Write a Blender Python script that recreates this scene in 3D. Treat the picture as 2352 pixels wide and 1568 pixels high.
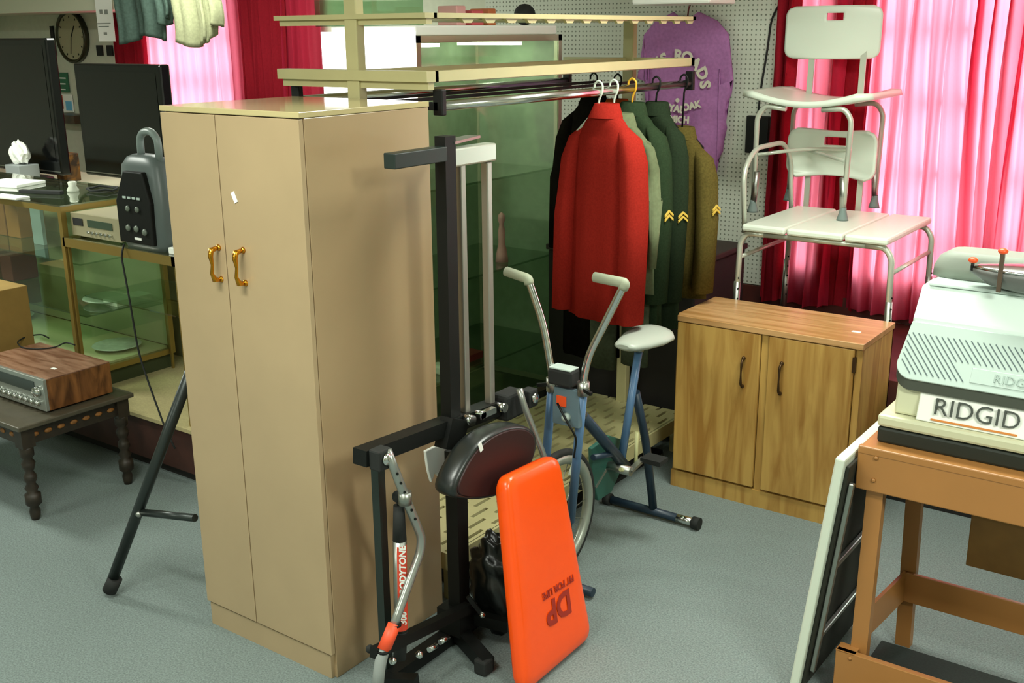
import bpy, bmesh, math, random
from mathutils import Vector, Matrix
random.seed(7)
for o in list(bpy.data.objects): bpy.data.objects.remove(o)
scene = bpy.context.scene
COL = scene.collection
PI = math.pi

# ---------------------------------------------------------------- camera
FPX, PITCH, ROLL, CH, TH = 2458.3, 0.2808, -0.0085, 2.0404, 0.6294
_s, _c = math.sin(TH), math.cos(TH); _cp, _sp = math.cos(PITCH), math.sin(PITCH)
FWD = Vector((-_s*_cp, _c*_cp, -_sp)); _r = Vector((_c, _s, 0)); _u = _r.cross(FWD)
RGT = math.cos(ROLL)*_r + math.sin(ROLL)*_u
UPV = -math.sin(ROLL)*_r + math.cos(ROLL)*_u
cd = bpy.data.cameras.new('camera'); cam = bpy.data.objects.new('camera', cd); COL.objects.link(cam)
cd.sensor_fit = 'HORIZONTAL'; cd.sensor_width = 36.0; cd.lens = FPX/2352*36.0
cd.clip_start = 0.05
M = Matrix((RGT, UPV, -FWD)).transposed().to_4x4(); M.translation = Vector((0, 0, CH)); cam.matrix_world = M
scene.camera = cam
# ---------------------------------------------------------------- light and exposure
scene.view_settings.view_transform = 'Standard'; scene.view_settings.look = 'None'
scene.view_settings.gamma = 1.0; scene.view_settings.use_curve_mapping = False
scene.view_settings.exposure = 0.5
world = bpy.data.worlds.new('overcast_sky'); scene.world = world; world.use_nodes = True
bg = world.node_tree.nodes['Background']; bg.inputs[0].default_value = (0.93, 0.97, 1.0, 1); bg.inputs[1].default_value = 7.0

def area(name, loc, size, power, target, col=(1, 1, 1)):
    l = bpy.data.lights.new(name, 'AREA'); l.shape = 'RECTANGLE'; l.size, l.size_y = size; l.energy = power; l.color = col
    o = bpy.data.objects.new(name, l); COL.objects.link(o); o.location = loc
    d = Vector(target)-Vector(loc); o.rotation_euler = d.to_track_quat('-Z', 'Y').to_euler()
    return o
TUBE = (0.95, 1.0, 0.89)
area('unseen_ceiling_light', (0.9, 1.6, 2.76), (1.2, 0.35), 62, (0.9, 1.6, 0), TUBE)
area('unseen_ceiling_light', (-2.2, 0.9, 2.76), (1.2, 0.35), 44, (-2.2, 0.9, 0), TUBE)
area('unseen_ceiling_light', (-6.2, 2.0, 2.76), (1.2, 0.35), 62, (-6.2, 2.0, 0), TUBE)
area('unseen_ceiling_light', (-1.0, -1.5, 2.76), (1.2, 0.35), 40, (-1.0, -1.5, 0), TUBE)
area('unseen_ceiling_light', (-1.2, 3.6, 2.76), (1.2, 0.35), 42, (-1.2, 3.6, 0), TUBE)  # unseen light added to brighten the back wall
area('unseen_ceiling_light', (-5.6, 4.4, 2.76), (1.2, 0.35), 30, (-5.6, 4.4, 0), TUBE)  # another unseen light added for the rear wall, further left
area('unseen_ceiling_light', (-4.6, -1.2, 2.76), (1.2, 0.35), 44, (-4.6, -1.2, 0), TUBE)

# ---------------------------------------------------------------- points on real planes seen along a line of sight
def ray(u, v): return FWD + (u-1176)/FPX*RGT - (v-784)/FPX*UPV
def px(u, v, X=None, Y=None, z=None):
    d = ray(u, v)
    t = X/d.x if X is not None else (Y/d.y if Y is not None else (z-CH)/d.z)
    return Vector((0, 0, CH)) + t*d

# ---------------------------------------------------------------- materials
def lin(c):
    if isinstance(c, str):
        c = [int(c[i:i+2], 16)/255 for i in (0, 2, 4)]
    return tuple(x/12.92 if x <= .04045 else ((x+.055)/1.055)**2.4 for x in c[:3])
MATS = {}
def mat(name, col, rough=.5, metal=0, noise=0, scale=20, bump=0, bscale=200, spec=.5, emis=0, coat=0, stretch=None):
    if name in MATS: return MATS[name]
    m = bpy.data.materials.new(name); m.use_nodes = True; nt = m.node_tree; N = nt.nodes; L = nt.links
    b = N['Principled BSDF']; c = lin(col)
    b.inputs['Base Color'].default_value = (*c, 1); b.inputs['Roughness'].default_value = rough
    b.inputs['Metallic'].default_value = metal; b.inputs['Specular IOR Level'].default_value = spec
    b.inputs['Coat Weight'].default_value = coat
    if emis: b.inputs['Emission Color'].default_value = (*c, 1); b.inputs['Emission Strength'].default_value = emis
    tc = N.new('ShaderNodeTexCoord'); mp = N.new('ShaderNodeMapping'); L.new(tc.outputs['Object'], mp.inputs[0])
    if stretch: mp.inputs['Scale'].default_value = stretch
    if noise:
        n = N.new('ShaderNodeTexNoise'); n.inputs['Scale'].default_value = scale; n.inputs['Detail'].default_value = 4
        L.new(mp.outputs[0], n.inputs['Vector'])
        r = N.new('ShaderNodeValToRGB'); L.new(n.outputs['Fac'], r.inputs[0])
        r.color_ramp.elements[0].position = .3; r.color_ramp.elements[1].position = .7
        r.color_ramp.elements[0].color = (*[x*(1-noise) for x in c], 1); r.color_ramp.elements[1].color = (*[min(1, x*(1+noise)) for x in c], 1)
        L.new(r.outputs[0], b.inputs['Base Color'])
    if bump:
        n2 = N.new('ShaderNodeTexNoise'); n2.inputs['Scale'].default_value = bscale; n2.inputs['Detail'].default_value = 2
        L.new(tc.outputs['Object'], n2.inputs['Vector'])
        bp = N.new('ShaderNodeBump'); bp.inputs['Strength'].default_value = bump; bp.inputs['Distance'].default_value = .005
        L.new(n2.outputs['Fac'], bp.inputs['Height']); L.new(bp.outputs[0], b.inputs['Normal'])
    MATS[name] = m; return m
def wood(name, c1, c2, scale=(18, 18, 1.2), rough=.4, wav=1.6):
    if name in MATS: return MATS[name]
    m = bpy.data.materials.new(name); m.use_nodes = True; nt = m.node_tree; N = nt.nodes; L = nt.links
    b = N['Principled BSDF']; b.inputs['Roughness'].default_value = rough
    tc = N.new('ShaderNodeTexCoord'); mp = N.new('ShaderNodeMapping'); mp.inputs['Scale'].default_value = scale
    L.new(tc.outputs['Object'], mp.inputs[0])
    n = N.new('ShaderNodeTexNoise'); n.inputs['Scale'].default_value = wav; n.inputs['Detail'].default_value = 6; n.inputs['Distortion'].default_value = 1.2
    L.new(mp.outputs[0], n.inputs['Vector'])
    r = N.new('ShaderNodeValToRGB'); L.new(n.outputs['Fac'], r.inputs[0])
    r.color_ramp.elements[0].position = .35; r.color_ramp.elements[1].position = .62
    r.color_ramp.elements[0].color = (*lin(c1), 1); r.color_ramp.elements[1].color = (*lin(c2), 1)
    L.new(r.outputs[0], b.inputs['Base Color']); MATS[name] = m; return m
def glass(name, tint='e2f0e4', fac=.12, rough=.02, gcol='ffffff'):
    if name in MATS: return MATS[name]
    m = bpy.data.materials.new(name); m.use_nodes = True; nt = m.node_tree; N = nt.nodes; L = nt.links
    N.clear(); o = N.new('ShaderNodeOutputMaterial'); mx = N.new('ShaderNodeMixShader')
    t = N.new('ShaderNodeBsdfTransparent'); t.inputs[0].default_value = (*lin(tint), 1)
    g = N.new('ShaderNodeBsdfGlossy'); g.inputs['Roughness'].default_value = rough; g.inputs[0].default_value = (*lin(gcol), 1)
    f = N.new('ShaderNodeLayerWeight'); f.inputs[0].default_value = .5
    pw = N.new('ShaderNodeMath'); pw.operation = 'POWER'; pw.inputs[1].default_value = 4.5; L.new(f.outputs['Facing'], pw.inputs[0])
    ma = N.new('ShaderNodeMath'); ma.operation = 'ADD'; ma.inputs[1].default_value = fac*.5+.02; ma.use_clamp = True
    L.new(pw.outputs[0], ma.inputs[0]); L.new(ma.outputs[0], mx.inputs[0]); L.new(t.outputs[0], mx.inputs[1]); L.new(g.outputs[0], mx.inputs[2])
    L.new(mx.outputs[0], o.inputs[0]); MATS[name] = m; return m
def cloth(name, col, trans=0.0, tcol=None, weave=0, rough=.9, noise=.12, scale=60):
    if name in MATS: return MATS[name]
    m = bpy.data.materials.new(name); m.use_nodes = True; nt = m.node_tree; N = nt.nodes; L = nt.links
    N.clear(); o = N.new('ShaderNodeOutputMaterial')
    tc = N.new('ShaderNodeTexCoord'); n = N.new('ShaderNodeTexNoise'); n.inputs['Scale'].default_value = scale; n.inputs['Detail'].default_value = 3
    L.new(tc.outputs['Object'], n.inputs['Vector'])
    c = lin(col); r = N.new('ShaderNodeValToRGB'); L.new(n.outputs['Fac'], r.inputs[0])
    r.color_ramp.elements[0].position = .3; r.color_ramp.elements[1].position = .7
    r.color_ramp.elements[0].color = (*[x*(1-noise) for x in c], 1); r.color_ramp.elements[1].color = (*[min(1, x*(1+noise)) for x in c], 1)
    d = N.new('ShaderNodeBsdfDiffuse'); L.new(r.outputs[0], d.inputs[0]); last = d.outputs[0]
    if trans:
        t = N.new('ShaderNodeBsdfTranslucent'); t.inputs[0].default_value = (*lin(tcol or col), 1)
        mx = N.new('ShaderNodeMixShader'); mx.inputs[0].default_value = trans
        L.new(last, mx.inputs[1]); L.new(t.outputs[0], mx.inputs[2]); last = mx.outputs[0]
    L.new(last, o.inputs[0]); MATS[name] = m; return m

# ---------------------------------------------------------------- mesh builder
class MB:
    def __init__(s, mtx=None): s.bm = bmesh.new(); s.M = mtx or Matrix()
    def _add(s, vs, fs, smooth=False):
        bv = [s.bm.verts.new(s.M @ Vector(v)) for v in vs]
        for f in fs:
            try:
                fc = s.bm.faces.new([bv[i] for i in f]); fc.smooth = smooth
            except ValueError: pass
        return bv
    def hexa(s, p):   # p: 8 corners, bottom 4 ccw then top 4
        s._add(p, [(0, 3, 2, 1), (4, 5, 6, 7), (0, 1, 5, 4), (1, 2, 6, 5), (2, 3, 7, 6), (3, 0, 4, 7)]); return s
    def box(s, x0, x1, y0, y1, z0, z1, bev=0, seg=2):
        if not bev:
            return s.hexa([(x0, y0, z0), (x1, y0, z0), (x1, y1, z0), (x0, y1, z0), (x0, y0, z1), (x1, y0, z1), (x1, y1, z1), (x0, y1, z1)])
        b = bmesh.new(); bmesh.ops.create_cube(b, size=1)
        for v in b.verts: v.co = Vector(((x0+x1)/2+v.co.x*(x1-x0), (y0+y1)/2+v.co.y*(y1-y0), (z0+z1)/2+v.co.z*(z1-z0)))
        bmesh.ops.bevel(b, geom=list(b.edges), offset=bev, segments=seg, affect='EDGES', profile=.5)
        s.merge(b); return s
    def merge(s, b, smooth=None):
        b.verts.index_update(); s._add([v.co.copy() for v in b.verts], [[v.index for v in f.verts] for f in b.faces], bool(smooth)); b.free()
    def bar(s, p, q, w, h, up=(0, 0, 1)):
        p, q = Vector(p), Vector(q); d = (q-p).normalized(); up = Vector(up)
        if abs(d.dot(up)) > .97: up = Vector((1, 0, 0))
        a = d.cross(up).normalized(); b = a.cross(d).normalized(); a *= w/2; b *= h/2
        return s.hexa([p-a-b, p+a-b, p+a+b, p-a+b, q-a-b, q+a-b, q+a+b, q-a+b])
    def cyl(s, p, q, r, r2=None, n=14): return s.tube([p, q], [r, r if r2 is None else r2], n)
    def tube(s, pts, r, n=10, bend=0, flat=1.0, caps=True, closed=False):
        pts = [Vector(p) for p in pts]
        rs = list(r) if isinstance(r, (list, tuple)) else [r]*len(pts)
        if bend:
            np_, nr = [pts[0]], [rs[0]]
            for i in range(1, len(pts)-1):
                a, b, c = pts[i-1], pts[i], pts[i+1]
                t = min(bend, (a-b).length*.45, (c-b).length*.45)
                p0 = b+(a-b).normalized()*t; p1 = b+(c-b).normalized()*t
                for k in range(6):
                    f = k/5; np_.append((1-f)**2*p0+2*f*(1-f)*b+f*f*p1); nr.append(rs[i])
            np_.append(pts[-1]); nr.append(rs[-1]); pts, rs = np_, nr
        nrm = None; rings = []
        m = len(pts)
        for i, p in enumerate(pts):
            if closed: d = (pts[(i+1) % m]-pts[i-1]).normalized()
            else: d = (pts[min(i+1, m-1)]-pts[max(i-1, 0)]).normalized()
            if nrm is None:
                nrm = d.cross(Vector((0, 0, 1)))
                if nrm.length < .05: nrm = d.cross(Vector((0, 1, 0)))
                nrm.normalize()
            else: nrm = (nrm-d*nrm.dot(d)).normalized()
            bn = d.cross(nrm)
            rings.append([p+rs[i]*(math.cos(2*PI*k/n)*nrm+flat*math.sin(2*PI*k/n)*bn) for k in range(n)])
        vs = [v for rg in rings for v in rg]; fs = []
        for i in range(m if closed else m-1):
            for k in range(n):
                j = (i+1) % m
                fs.append((i*n+k, i*n+(k+1) % n, j*n+(k+1) % n, j*n+k))
        bv = s._add(vs, fs, True)
        if caps and not closed:
            for seq in (bv[:n][::-1], bv[-n:]):
                try: s.bm.faces.new(seq)
                except ValueError: pass
        return s
    def rings(s, rings, cap0=True, cap1=True, smooth=True):
        n = len(rings[0]); vs = [v for r in rings for v in r]; fs = []
        for i in range(len(rings)-1):
            for k in range(n): fs.append((i*n+k, i*n+(k+1) % n, (i+1)*n+(k+1) % n, (i+1)*n+k))
        bv = s._add(vs, fs, smooth)
        if cap0: s.bm.faces.new(bv[:n][::-1])
        if cap1: s.bm.faces.new(bv[-n:])
        return s
    def lathe(s, base, prof, n=16, axis=(0, 0, 1)):
        base = Vector(base); ax = Vector(axis).normalized(); a = ax.orthogonal().normalized(); b = ax.cross(a)
        return s.rings([[base+ax*h+max(r, .0005)*(math.cos(2*PI*k/n)*a+math.sin(2*PI*k/n)*b) for k in range(n)] for r, h in prof])
    def sphere(s, c, r, sc=(1, 1, 1), n=12):
        b = bmesh.new(); bmesh.ops.create_uvsphere(b, u_segments=n, v_segments=max(6, n//2+1), radius=r)
        for v in b.verts: v.co = Vector((v.co.x*sc[0], v.co.y*sc[1], v.co.z*sc[2]))+Vector(c)
        s.merge(b, True); return s
    def prism(s, poly, off):   # planar polygon swept by a vector
        off = Vector(off); n = len(poly); a = [Vector(p) for p in poly]
        bv = s._add(a+[p+off for p in a], [(k, (k+1) % n, n+(k+1) % n, n+k) for k in range(n)])
        s.bm.faces.new(bv[:n][::-1]); s.bm.faces.new(bv[n:]); return s
    def sheet(s, f, nu, nv, thick=0, smooth=True):
        vs = [f(i/nu, j/nv) for j in range(nv+1) for i in range(nu+1)]
        fs = [(j*(nu+1)+i, j*(nu+1)+i+1, (j+1)*(nu+1)+i+1, (j+1)*(nu+1)+i) for j in range(nv) for i in range(nu)]
        s._add(vs, fs, smooth); return s
    def build(s, name, m, parent=None, origin=None, bevel=0, solid=0, sub=0):
        bmesh.ops.recalc_face_normals(s.bm, faces=s.bm.faces)
        base = Vector(parent['_base']) if parent is not None else Vector(origin if origin is not None else (0, 0, 0))
        for v in s.bm.verts: v.co -= base
        me = bpy.data.meshes.new(name); s.bm.to_mesh(me); s.bm.free(); me.materials.append(m)
        o = bpy.data.objects.new(name, me); COL.objects.link(o)
        if parent is not None: o.parent = parent; o['_base'] = tuple(base)
        else: o.location = base; o['_base'] = tuple(base)
        if parent is not None and parent.get('_sub'): pass
        if bevel:
            md = o.modifiers.new('b', 'BEVEL'); md.width = bevel; md.segments = 2; md.limit_method = 'ANGLE'; md.angle_limit = .6
        if solid:
            md = o.modifiers.new('s', 'SOLIDIFY'); md.thickness = solid
        if sub:
            md = o.modifiers.new('d', 'SUBSURF'); md.levels = sub; md.render_levels = sub
        return o
def thing(name, label, cat, loc=(0, 0, 0), group=None):
    o = bpy.data.objects.new(name, None); COL.objects.link(o); o.location = loc; o['_base'] = tuple(loc)
    o['label'] = label; o['category'] = cat; o.empty_display_size = .1
    if group: o['group'] = group
    return o
def tag(o, label, cat, group=None):
    o['label'] = label; o['category'] = cat
    if group: o['group'] = group
    return o
def struct(o): o['kind'] = 'structure'; return o
def B(x0, x1, y0, y1, z0, z1, name, m, parent=None, bev=0, **k):
    org = ((x0+x1)/2, (y0+y1)/2, z0)
    return MB().box(x0, x1, y0, y1, z0, z1, bev).build(name, m, parent, origin=org, **k)
def text(body, size, origin, xdir, ydir, m, name, parent, ext=.0008, shear=0, bold=0, align='CENTER'):
    c = bpy.data.curves.new(name, 'FONT'); c.body = body; c.size = size; c.extrude = ext; c.align_x = align; c.align_y = 'CENTER'; c.shear = shear; c.offset = bold
    c.resolution_u = 3
    o = bpy.data.objects.new('tmp', c); COL.objects.link(o)
    dg = bpy.context.evaluated_depsgraph_get(); me = bpy.data.meshes.new_from_object(o.evaluated_get(dg)); bpy.data.objects.remove(o)
    xd = Vector(xdir).normalized(); yd = Vector(ydir); yd = (yd-xd*yd.dot(xd)).normalized(); zd = xd.cross(yd)
    base = Vector(parent['_base']); R = Matrix((xd, yd, zd)).transposed()
    for v in me.vertices: v.co = R @ v.co + Vector(origin) - base
    me.materials.clear(); me.materials.append(m); me.name = name
    t = bpy.data.objects.new(name, me); COL.objects.link(t); t.parent = parent; t['_base'] = tuple(base)
    return t
def frame_at(loc, rz=0): return Matrix.Translation(Vector(loc)) @ Matrix.Rotation(rz, 4, 'Z')

# common materials
M_floor = mat('carpet_blue_grey', '76827f', .95, noise=.3, scale=160, bump=.6, bscale=500)
M_wall = mat('painted_wall', 'c9cdb8', .8, noise=.04)
M_ceil = mat('ceiling_paint', 'd8d8cc', .9)
M_cream = mat('cream_enamel', 'b2aa7c', .35, noise=.04, scale=8)
M_black = mat('black_enamel', '0c0e0c', .5, spec=.3)
M_rub = mat('black_rubber', '1a1c1a', .8)
M_chrome = mat('chrome', 'd8dad6', .18, 1)
M_steel = mat('brushed_steel', 'a7a9a2', .38, 1)
M_white = mat('white_plastic', 'dbe6d6', .35)
M_paper = mat('white_paper', 'eef0e8', .8)
M_gold = mat('brass', 'd9962e', .2, 1)
M_goldanod = mat('gold_anodised_frame', '9c8446', .38, .6)
M_dark = mat('black_base_and_deck_shade', '14120f', .8)  # black bases; also colours the painted shade below the deck
W = 5.6        # back wall
# ================================================================ SETTING
struct(B(-10, 3.2, -3.2, W+.15, -.1, 0, 'floor', M_floor))
struct(B(-10, 3.2, -3.2, W+.15, 2.8, 2.9, 'ceiling', M_ceil))
struct(B(-10.15, -10, -3.2, W+.15, 0, 2.8, 'wall_left', M_wall))
struct(B(3.2, 3.35, -3.2, W+.15, 0, 2.8, 'wall_right', M_wall))
struct(B(-10.15, 3.35, -3.35, -3.2, 0, 2.8, 'wall_front', M_wall))
# windows on the back wall: (x0, x1)
def wx(u, v=200): return px(u, v, Y=W).x
WIN = [(wx(348), wx(556)), (wx(1823), wx(1912)), (wx(1984), wx(1984)+1.75)]
Z0, Z1 = .75, 2.5
mb = MB(); xs = [-10] + [x for w in WIN for x in w] + [3.2]
mb.box(-10, 3.2, W, W+.15, 0, Z0); mb.box(-10, 3.2, W, W+.15, Z1, 2.8)
for i in range(0, len(xs), 2): mb.box(xs[i], xs[i+1], W, W+.15, Z0, Z1)
wall = struct(mb.build('wall_back', M_wall))
M_frame = mat('window_frame_paint', 'a84a58', .6)
for i, (a, b) in enumerate(WIN):
    t = bpy.data.objects.new('window_%d' % (i+1), None); COL.objects.link(t); t.location = (a, W, Z0); t['_base'] = (a, W, Z0); t['kind'] = 'structure'
    f = MB(); y0, y1 = W-.01, W+.03
    f.box(a, a+.04, y0, y1, Z0, Z1); f.box(b-.04, b, y0, y1, Z0, Z1); f.box(a, b, y0, y1, Z0, Z0+.05); f.box(a, b, y0, y1, Z1-.05, Z1)
    f.build('window_frame', M_frame, t)
    z = 1.0
    while z < Z1:
        B(a+.04, b-.04, y0+.01, y1-.01, z-.016, z+.016, 'muntin', M_frame, t); z += .345
    n = max(1, round((b-a)/.9))
    for k in range(1, n): B(a+(b-a)*k/n-.02, a+(b-a)*k/n+.02, y0, y1, Z0+.05, Z1-.05, 'mullion', M_frame, t)
    B(a+.03, b-.03, W+.07, W+.075, Z0+.04, Z1-.04, 'pane', glass('window_glass', 'f4fbf6', .02), t)
# pegboard between the windows
m = bpy.data.materials.new('pegboard_white'); m.use_nodes = True; N = m.node_tree.nodes; L = m.node_tree.links
bs = N['Principled BSDF']; bs.inputs['Roughness'].default_value = .6
tc = N.new('ShaderNodeTexCoord'); sp = N.new('ShaderNodeSeparateXYZ'); L.new(tc.outputs['Object'], sp.inputs[0])
def mth(op, a, b=None):
    q = N.new('ShaderNodeMath'); q.operation = op
    for i, v in enumerate((a, b)):
        if v is None: continue
        if isinstance(v, (int, float)): q.inputs[i].default_value = v
        else: L.new(v, q.inputs[i])
    return q.outputs[0]
def cell(o): return mth('SUBTRACT', mth('FRACT', mth('MULTIPLY', o, 1/.0254)), .5)
ca, cb = cell(sp.outputs[0]), cell(sp.outputs[2])
dd = mth('ADD', mth('MULTIPLY', ca, ca), mth('MULTIPLY', cb, cb)); hole = mth('LESS_THAN', dd, .035)
mx = N.new('ShaderNodeMix'); mx.data_type = 'RGBA'; L.new(hole, mx.inputs[0])
mx.inputs[6].default_value = (*lin('cdd3c4'), 1); mx.inputs[7].default_value = (*lin('7c8272'), 1); L.new(mx.outputs[2], bs.inputs['Base Color'])
pb = MB().box(wx(1120), wx(1812), W-.012, W-.001, .66, 2.6).build('trim_1', m, None, origin=(wx(1120), W, .66)); struct(pb)
M_red_ledge = mat('dark_red_board', '4a1c14', .6, noise=.3, scale=6)
struct(B(-3.0, 2.6, W-.025, W-.013, .561, .655, 'baseboard_back', M_red_ledge))
# raised window ledge under the windows
lg = thing('window_ledge', 'dark red raised window ledge behind the wood-grain cabinet', 'ledge', (0, 4.585, 0))
B(-2.26, 2.6, 4.585, W-.03, .08, .56, 'ledge_body', M_red_ledge, lg)
B(-2.26, 2.6, 4.60, W-.03, 0, .08, 'ledge_base', M_dark, lg)
# white soffit upper left and low carpeted riser
s0 = px(0, 31, Y=4.9)
struct(B(-10, px(300, 20, Y=4.9).x, 4.9, W, s0.z, 2.8, 'trim_2', mat('soffit_paint', 'c8ccb4', .7)))
rz = thing('display_riser', 'low riser topped in beige carpet under the glass counters', 'platform', (-6.5, 2.9, 0))
M_beigecarp = mat('beige_carpet', 'a89c70', .95, noise=.12, scale=120)
B(-9.5, -3.96, 2.9, 4.4, .05, .262, 'riser_front', mat('dark_red_wood', '3c2018', .55, noise=.3, scale=9), rz)
B(-9.5, -3.96, 2.93, 4.38, 0, .05, 'riser_base', M_dark, rz)
B(-9.52, -3.94, 2.885, 4.4, .262, .28, 'riser_top', M_beigecarp, rz)

# ---- curtains
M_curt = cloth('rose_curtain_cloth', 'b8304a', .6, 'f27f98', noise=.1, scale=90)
M_curt_shade = cloth('unlit_curtain_cloth', '94202c', .2, 'a82030', noise=.1, scale=90)  # same curtain, its shade where no window backs it put into the colour
def curtain(u0, u1, zb, zt, label, m=M_curt, y=W-.075, folds=9, amp=.032, group=None, gather=None):
    a, b = px(u0, 250, Y=y).x, px(u1, 250, Y=y).x; ph = random.random()*6
    def f(s, t):
        x = a+(b-a)*s; z = zt+(zb-zt)*t
        w = math.sin(s*folds*2*PI+ph)+.45*math.sin(s*folds*4.3*PI+ph*2)+.3*math.sin(s*3*PI+t*1.5+ph)
        xx = x+.012*math.sin(t*5+s*20)
        if gather: xx += (gather-x)*.55*max(0, t-.35)*math.exp(-((x-gather)/.35)**2)
        return (xx, y+amp*w*(.75+.3*t), z+.012*math.sin(s*7+ph)*(t))
    o = MB().sheet(f, int(folds*12), 24).build('curtain', m, None, origin=((a+b)/2, y, zb))
    return tag(o, label, 'curtain', 'curtains along the window wall')
curtain(1772, 1822, .6, 2.6, 'narrow curtain edge in painted dark red shade beside the pegboard', M_curt_shade, folds=2)
curtain(1815, 1936, .6, 2.6, 'short bright rose curtain panel behind the stacked white shower seats', folds=3)
curtain(1900, 1995, .6, 2.6, 'curtain strip in painted dark red shade between the two right-hand rose panels', M_curt_shade, y=W-.03, folds=2, amp=.008)
curtain(1978, 2235, .6, 2.6, 'wide sunlit rose curtain panel right of the shower seat', folds=6, gather=px(2290, 600, Y=W-.075).x)
curtain(2215, 2330, .6, 2.6, 'rose curtain panel with dark fold reaching down to the grey tub', y=W-.12, folds=3, amp=.04, gather=px(2290, 600, Y=W-.075).x)
curtain(2310, 2620, .6, 2.6, 'rose curtain panel at the right edge of the photo', folds=6)
curtain(272, 352, .75, 2.6, 'curtain strip in painted dark red shade under the hanging teal garment', M_curt_shade, folds=4, amp=.015)
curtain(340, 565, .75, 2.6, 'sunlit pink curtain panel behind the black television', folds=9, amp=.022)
curtain(560, 668, .75, 2.6, 'curtain panel in painted dark red shade left of the cream rack', M_curt_shade, folds=5, amp=.02)
curtain(655, 742, .75, 2.6, 'pink and dark red curtain end seen through the cream rack', M_curt, folds=4, amp=.02)

# ================================================================ WARDROBE
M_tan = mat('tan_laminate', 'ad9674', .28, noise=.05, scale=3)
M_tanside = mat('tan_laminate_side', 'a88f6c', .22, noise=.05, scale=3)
WX0, WX1, WY0, WY1, WH = -2.918, -2.290, 2.1315, 2.697, 1.83
wd = thing('wardrobe', 'tall tan laminate two-door wardrobe with brass handles', 'wardrobe', ((WX0+WX1)/2, (WY0+WY1)/2, 0))
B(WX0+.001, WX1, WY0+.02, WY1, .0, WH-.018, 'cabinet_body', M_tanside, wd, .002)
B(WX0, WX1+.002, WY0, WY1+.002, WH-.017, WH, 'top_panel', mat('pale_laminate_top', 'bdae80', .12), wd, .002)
B(WX0+.012, WX1-.012, WY0+.006, WY0+.022, 0, .085, 'plinth', M_tan, wd)
xm = px(503, 400, Y=WY0).x
for k, (a, b, hu) in enumerate(((WX0+.002, xm-.002, (490, 565, 648)), (xm+.002, WX1-.001, (546, 571, 657)))):
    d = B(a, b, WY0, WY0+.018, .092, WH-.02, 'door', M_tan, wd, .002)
    ht, hb = px(hu[0], hu[1], Y=WY0-.02), px(hu[0]+7, hu[2], Y=WY0-.02)
    h = MB(); x = (ht.x+hb.x)/2; zt, zb = ht.z, hb.z; y = WY0
    h.tube([(x, y, zt-.006), (x, y-.03, zt-.012), (x, y-.034, zt-.03), (x, y-.03, (zt+zb)/2), (x, y-.034, zb+.03), (x, y-.026, zb+.01), (x, y, zb+.004)], [.006, .010, .0085, .005, .006, .010, .006], 10)
    for zz in (zt-.008, zb+.006): h.lathe((x, y, zz), [(.011, 0), (.010, .004), (.006, .008)], 12, (0, -1, 0))
    ho = h.build('handle', M_gold, d); ho['label'] = 'curved brass handle'
p = px(538, 453, Y=WY0-.002)
MB(Matrix.Translation(p) @ Matrix.Rotation(-.45, 4, 'Y')).box(-.008, .008, -.0008, .0008, -.017, .017).build('paper_tag', M_paper, wd)

# ================================================================ CREAM CLOTHES RACK
rk = thing('clothes_rack', 'cream metal shop rack with two shelf frames and hanging rails', 'rack', (-2.65, 3.65, 0))
RX0, RX1, RY0, RY1 = -3.0, -2.30, 2.75, 4.60
for (u, v, yy, top) in ((825, 100, RY0-.0, 2.32), (1450, 200, RY1, None)):
    c = px(u, v, Y=yy); tz = top or px(1450, 40, Y=yy).z
    B(c.x-.028, c.x+.028, yy-.04, yy, .0, tz, 'upright_post', M_cream, rk, .004)
zz1 = [px(1000, v, Y=RY0).z for v in (29, 41, 55)]; zz2 = [px(1000, v, Y=RY0).z for v in (163, 188, 206)]
for nm, (za, zb, zc) in (('upper_shelf_frame', zz1), ('lower_shelf_frame', zz2)):
    f = MB()
    f.box(RX0, RX1, RY0-.045, RY0-.005+.02, zb, za); f.box(RX0+.012, RX1-.008, RY0-.03, RY0+.0, zc, zb)
    f.box(RX0, RX1, RY1-.03, RY1, zb, za)
    lo = nm == 'lower_shelf_frame'
    for x in ((-2.66, RX1-.02) if lo else (RX0, RX1-.02)): f.box(x, x+.02, RY0, RY1, zb, za)
    f.box(-2.65 if lo else RX0+.02, RX1-.02, RY0, RY1, zb-.004, zb+.003)
    fo = f.build(nm, M_cream, rk)
    if nm == 'upper_shelf_frame':
        for k in range(14):
            y = RY0+.15+k*.125
            MB().prism([(RX1-.02, y, zb), (RX1-.02, y+.07, zb), (RX1-.02, y+.055, zc+.004), (RX1-.02, y+.015, zc+.004)], (.012, 0, 0)).build('scalloped_clip', M_cream, fo)
zb_ = 1.81
bar = MB().cyl((RX1+.0, RY0+.02, zb_), (RX1+.0, RY1-.03, zb_), .017).build('hanging_rail', M_chrome, rk)
MB().cyl((RX0+.03, RY0+.02, zb_), (RX0+.03, RY1-.03, zb_), .017).build('hanging_rail', M_chrome, rk)
for x in (RX1, RX0+.03):
    for y in (RY0+.015, RY1-.04): B(x-.02, x+.02, y-.01, y+.014, zb_-.03, zz2[2]+.001, 'rail_bracket', M_black, rk, .004)
MB().bar((RX0+.03, RY0+.015, zb_), (RX1, RY0+.015, zb_), .02, .026).build('cross_bar', M_black, rk)
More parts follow.
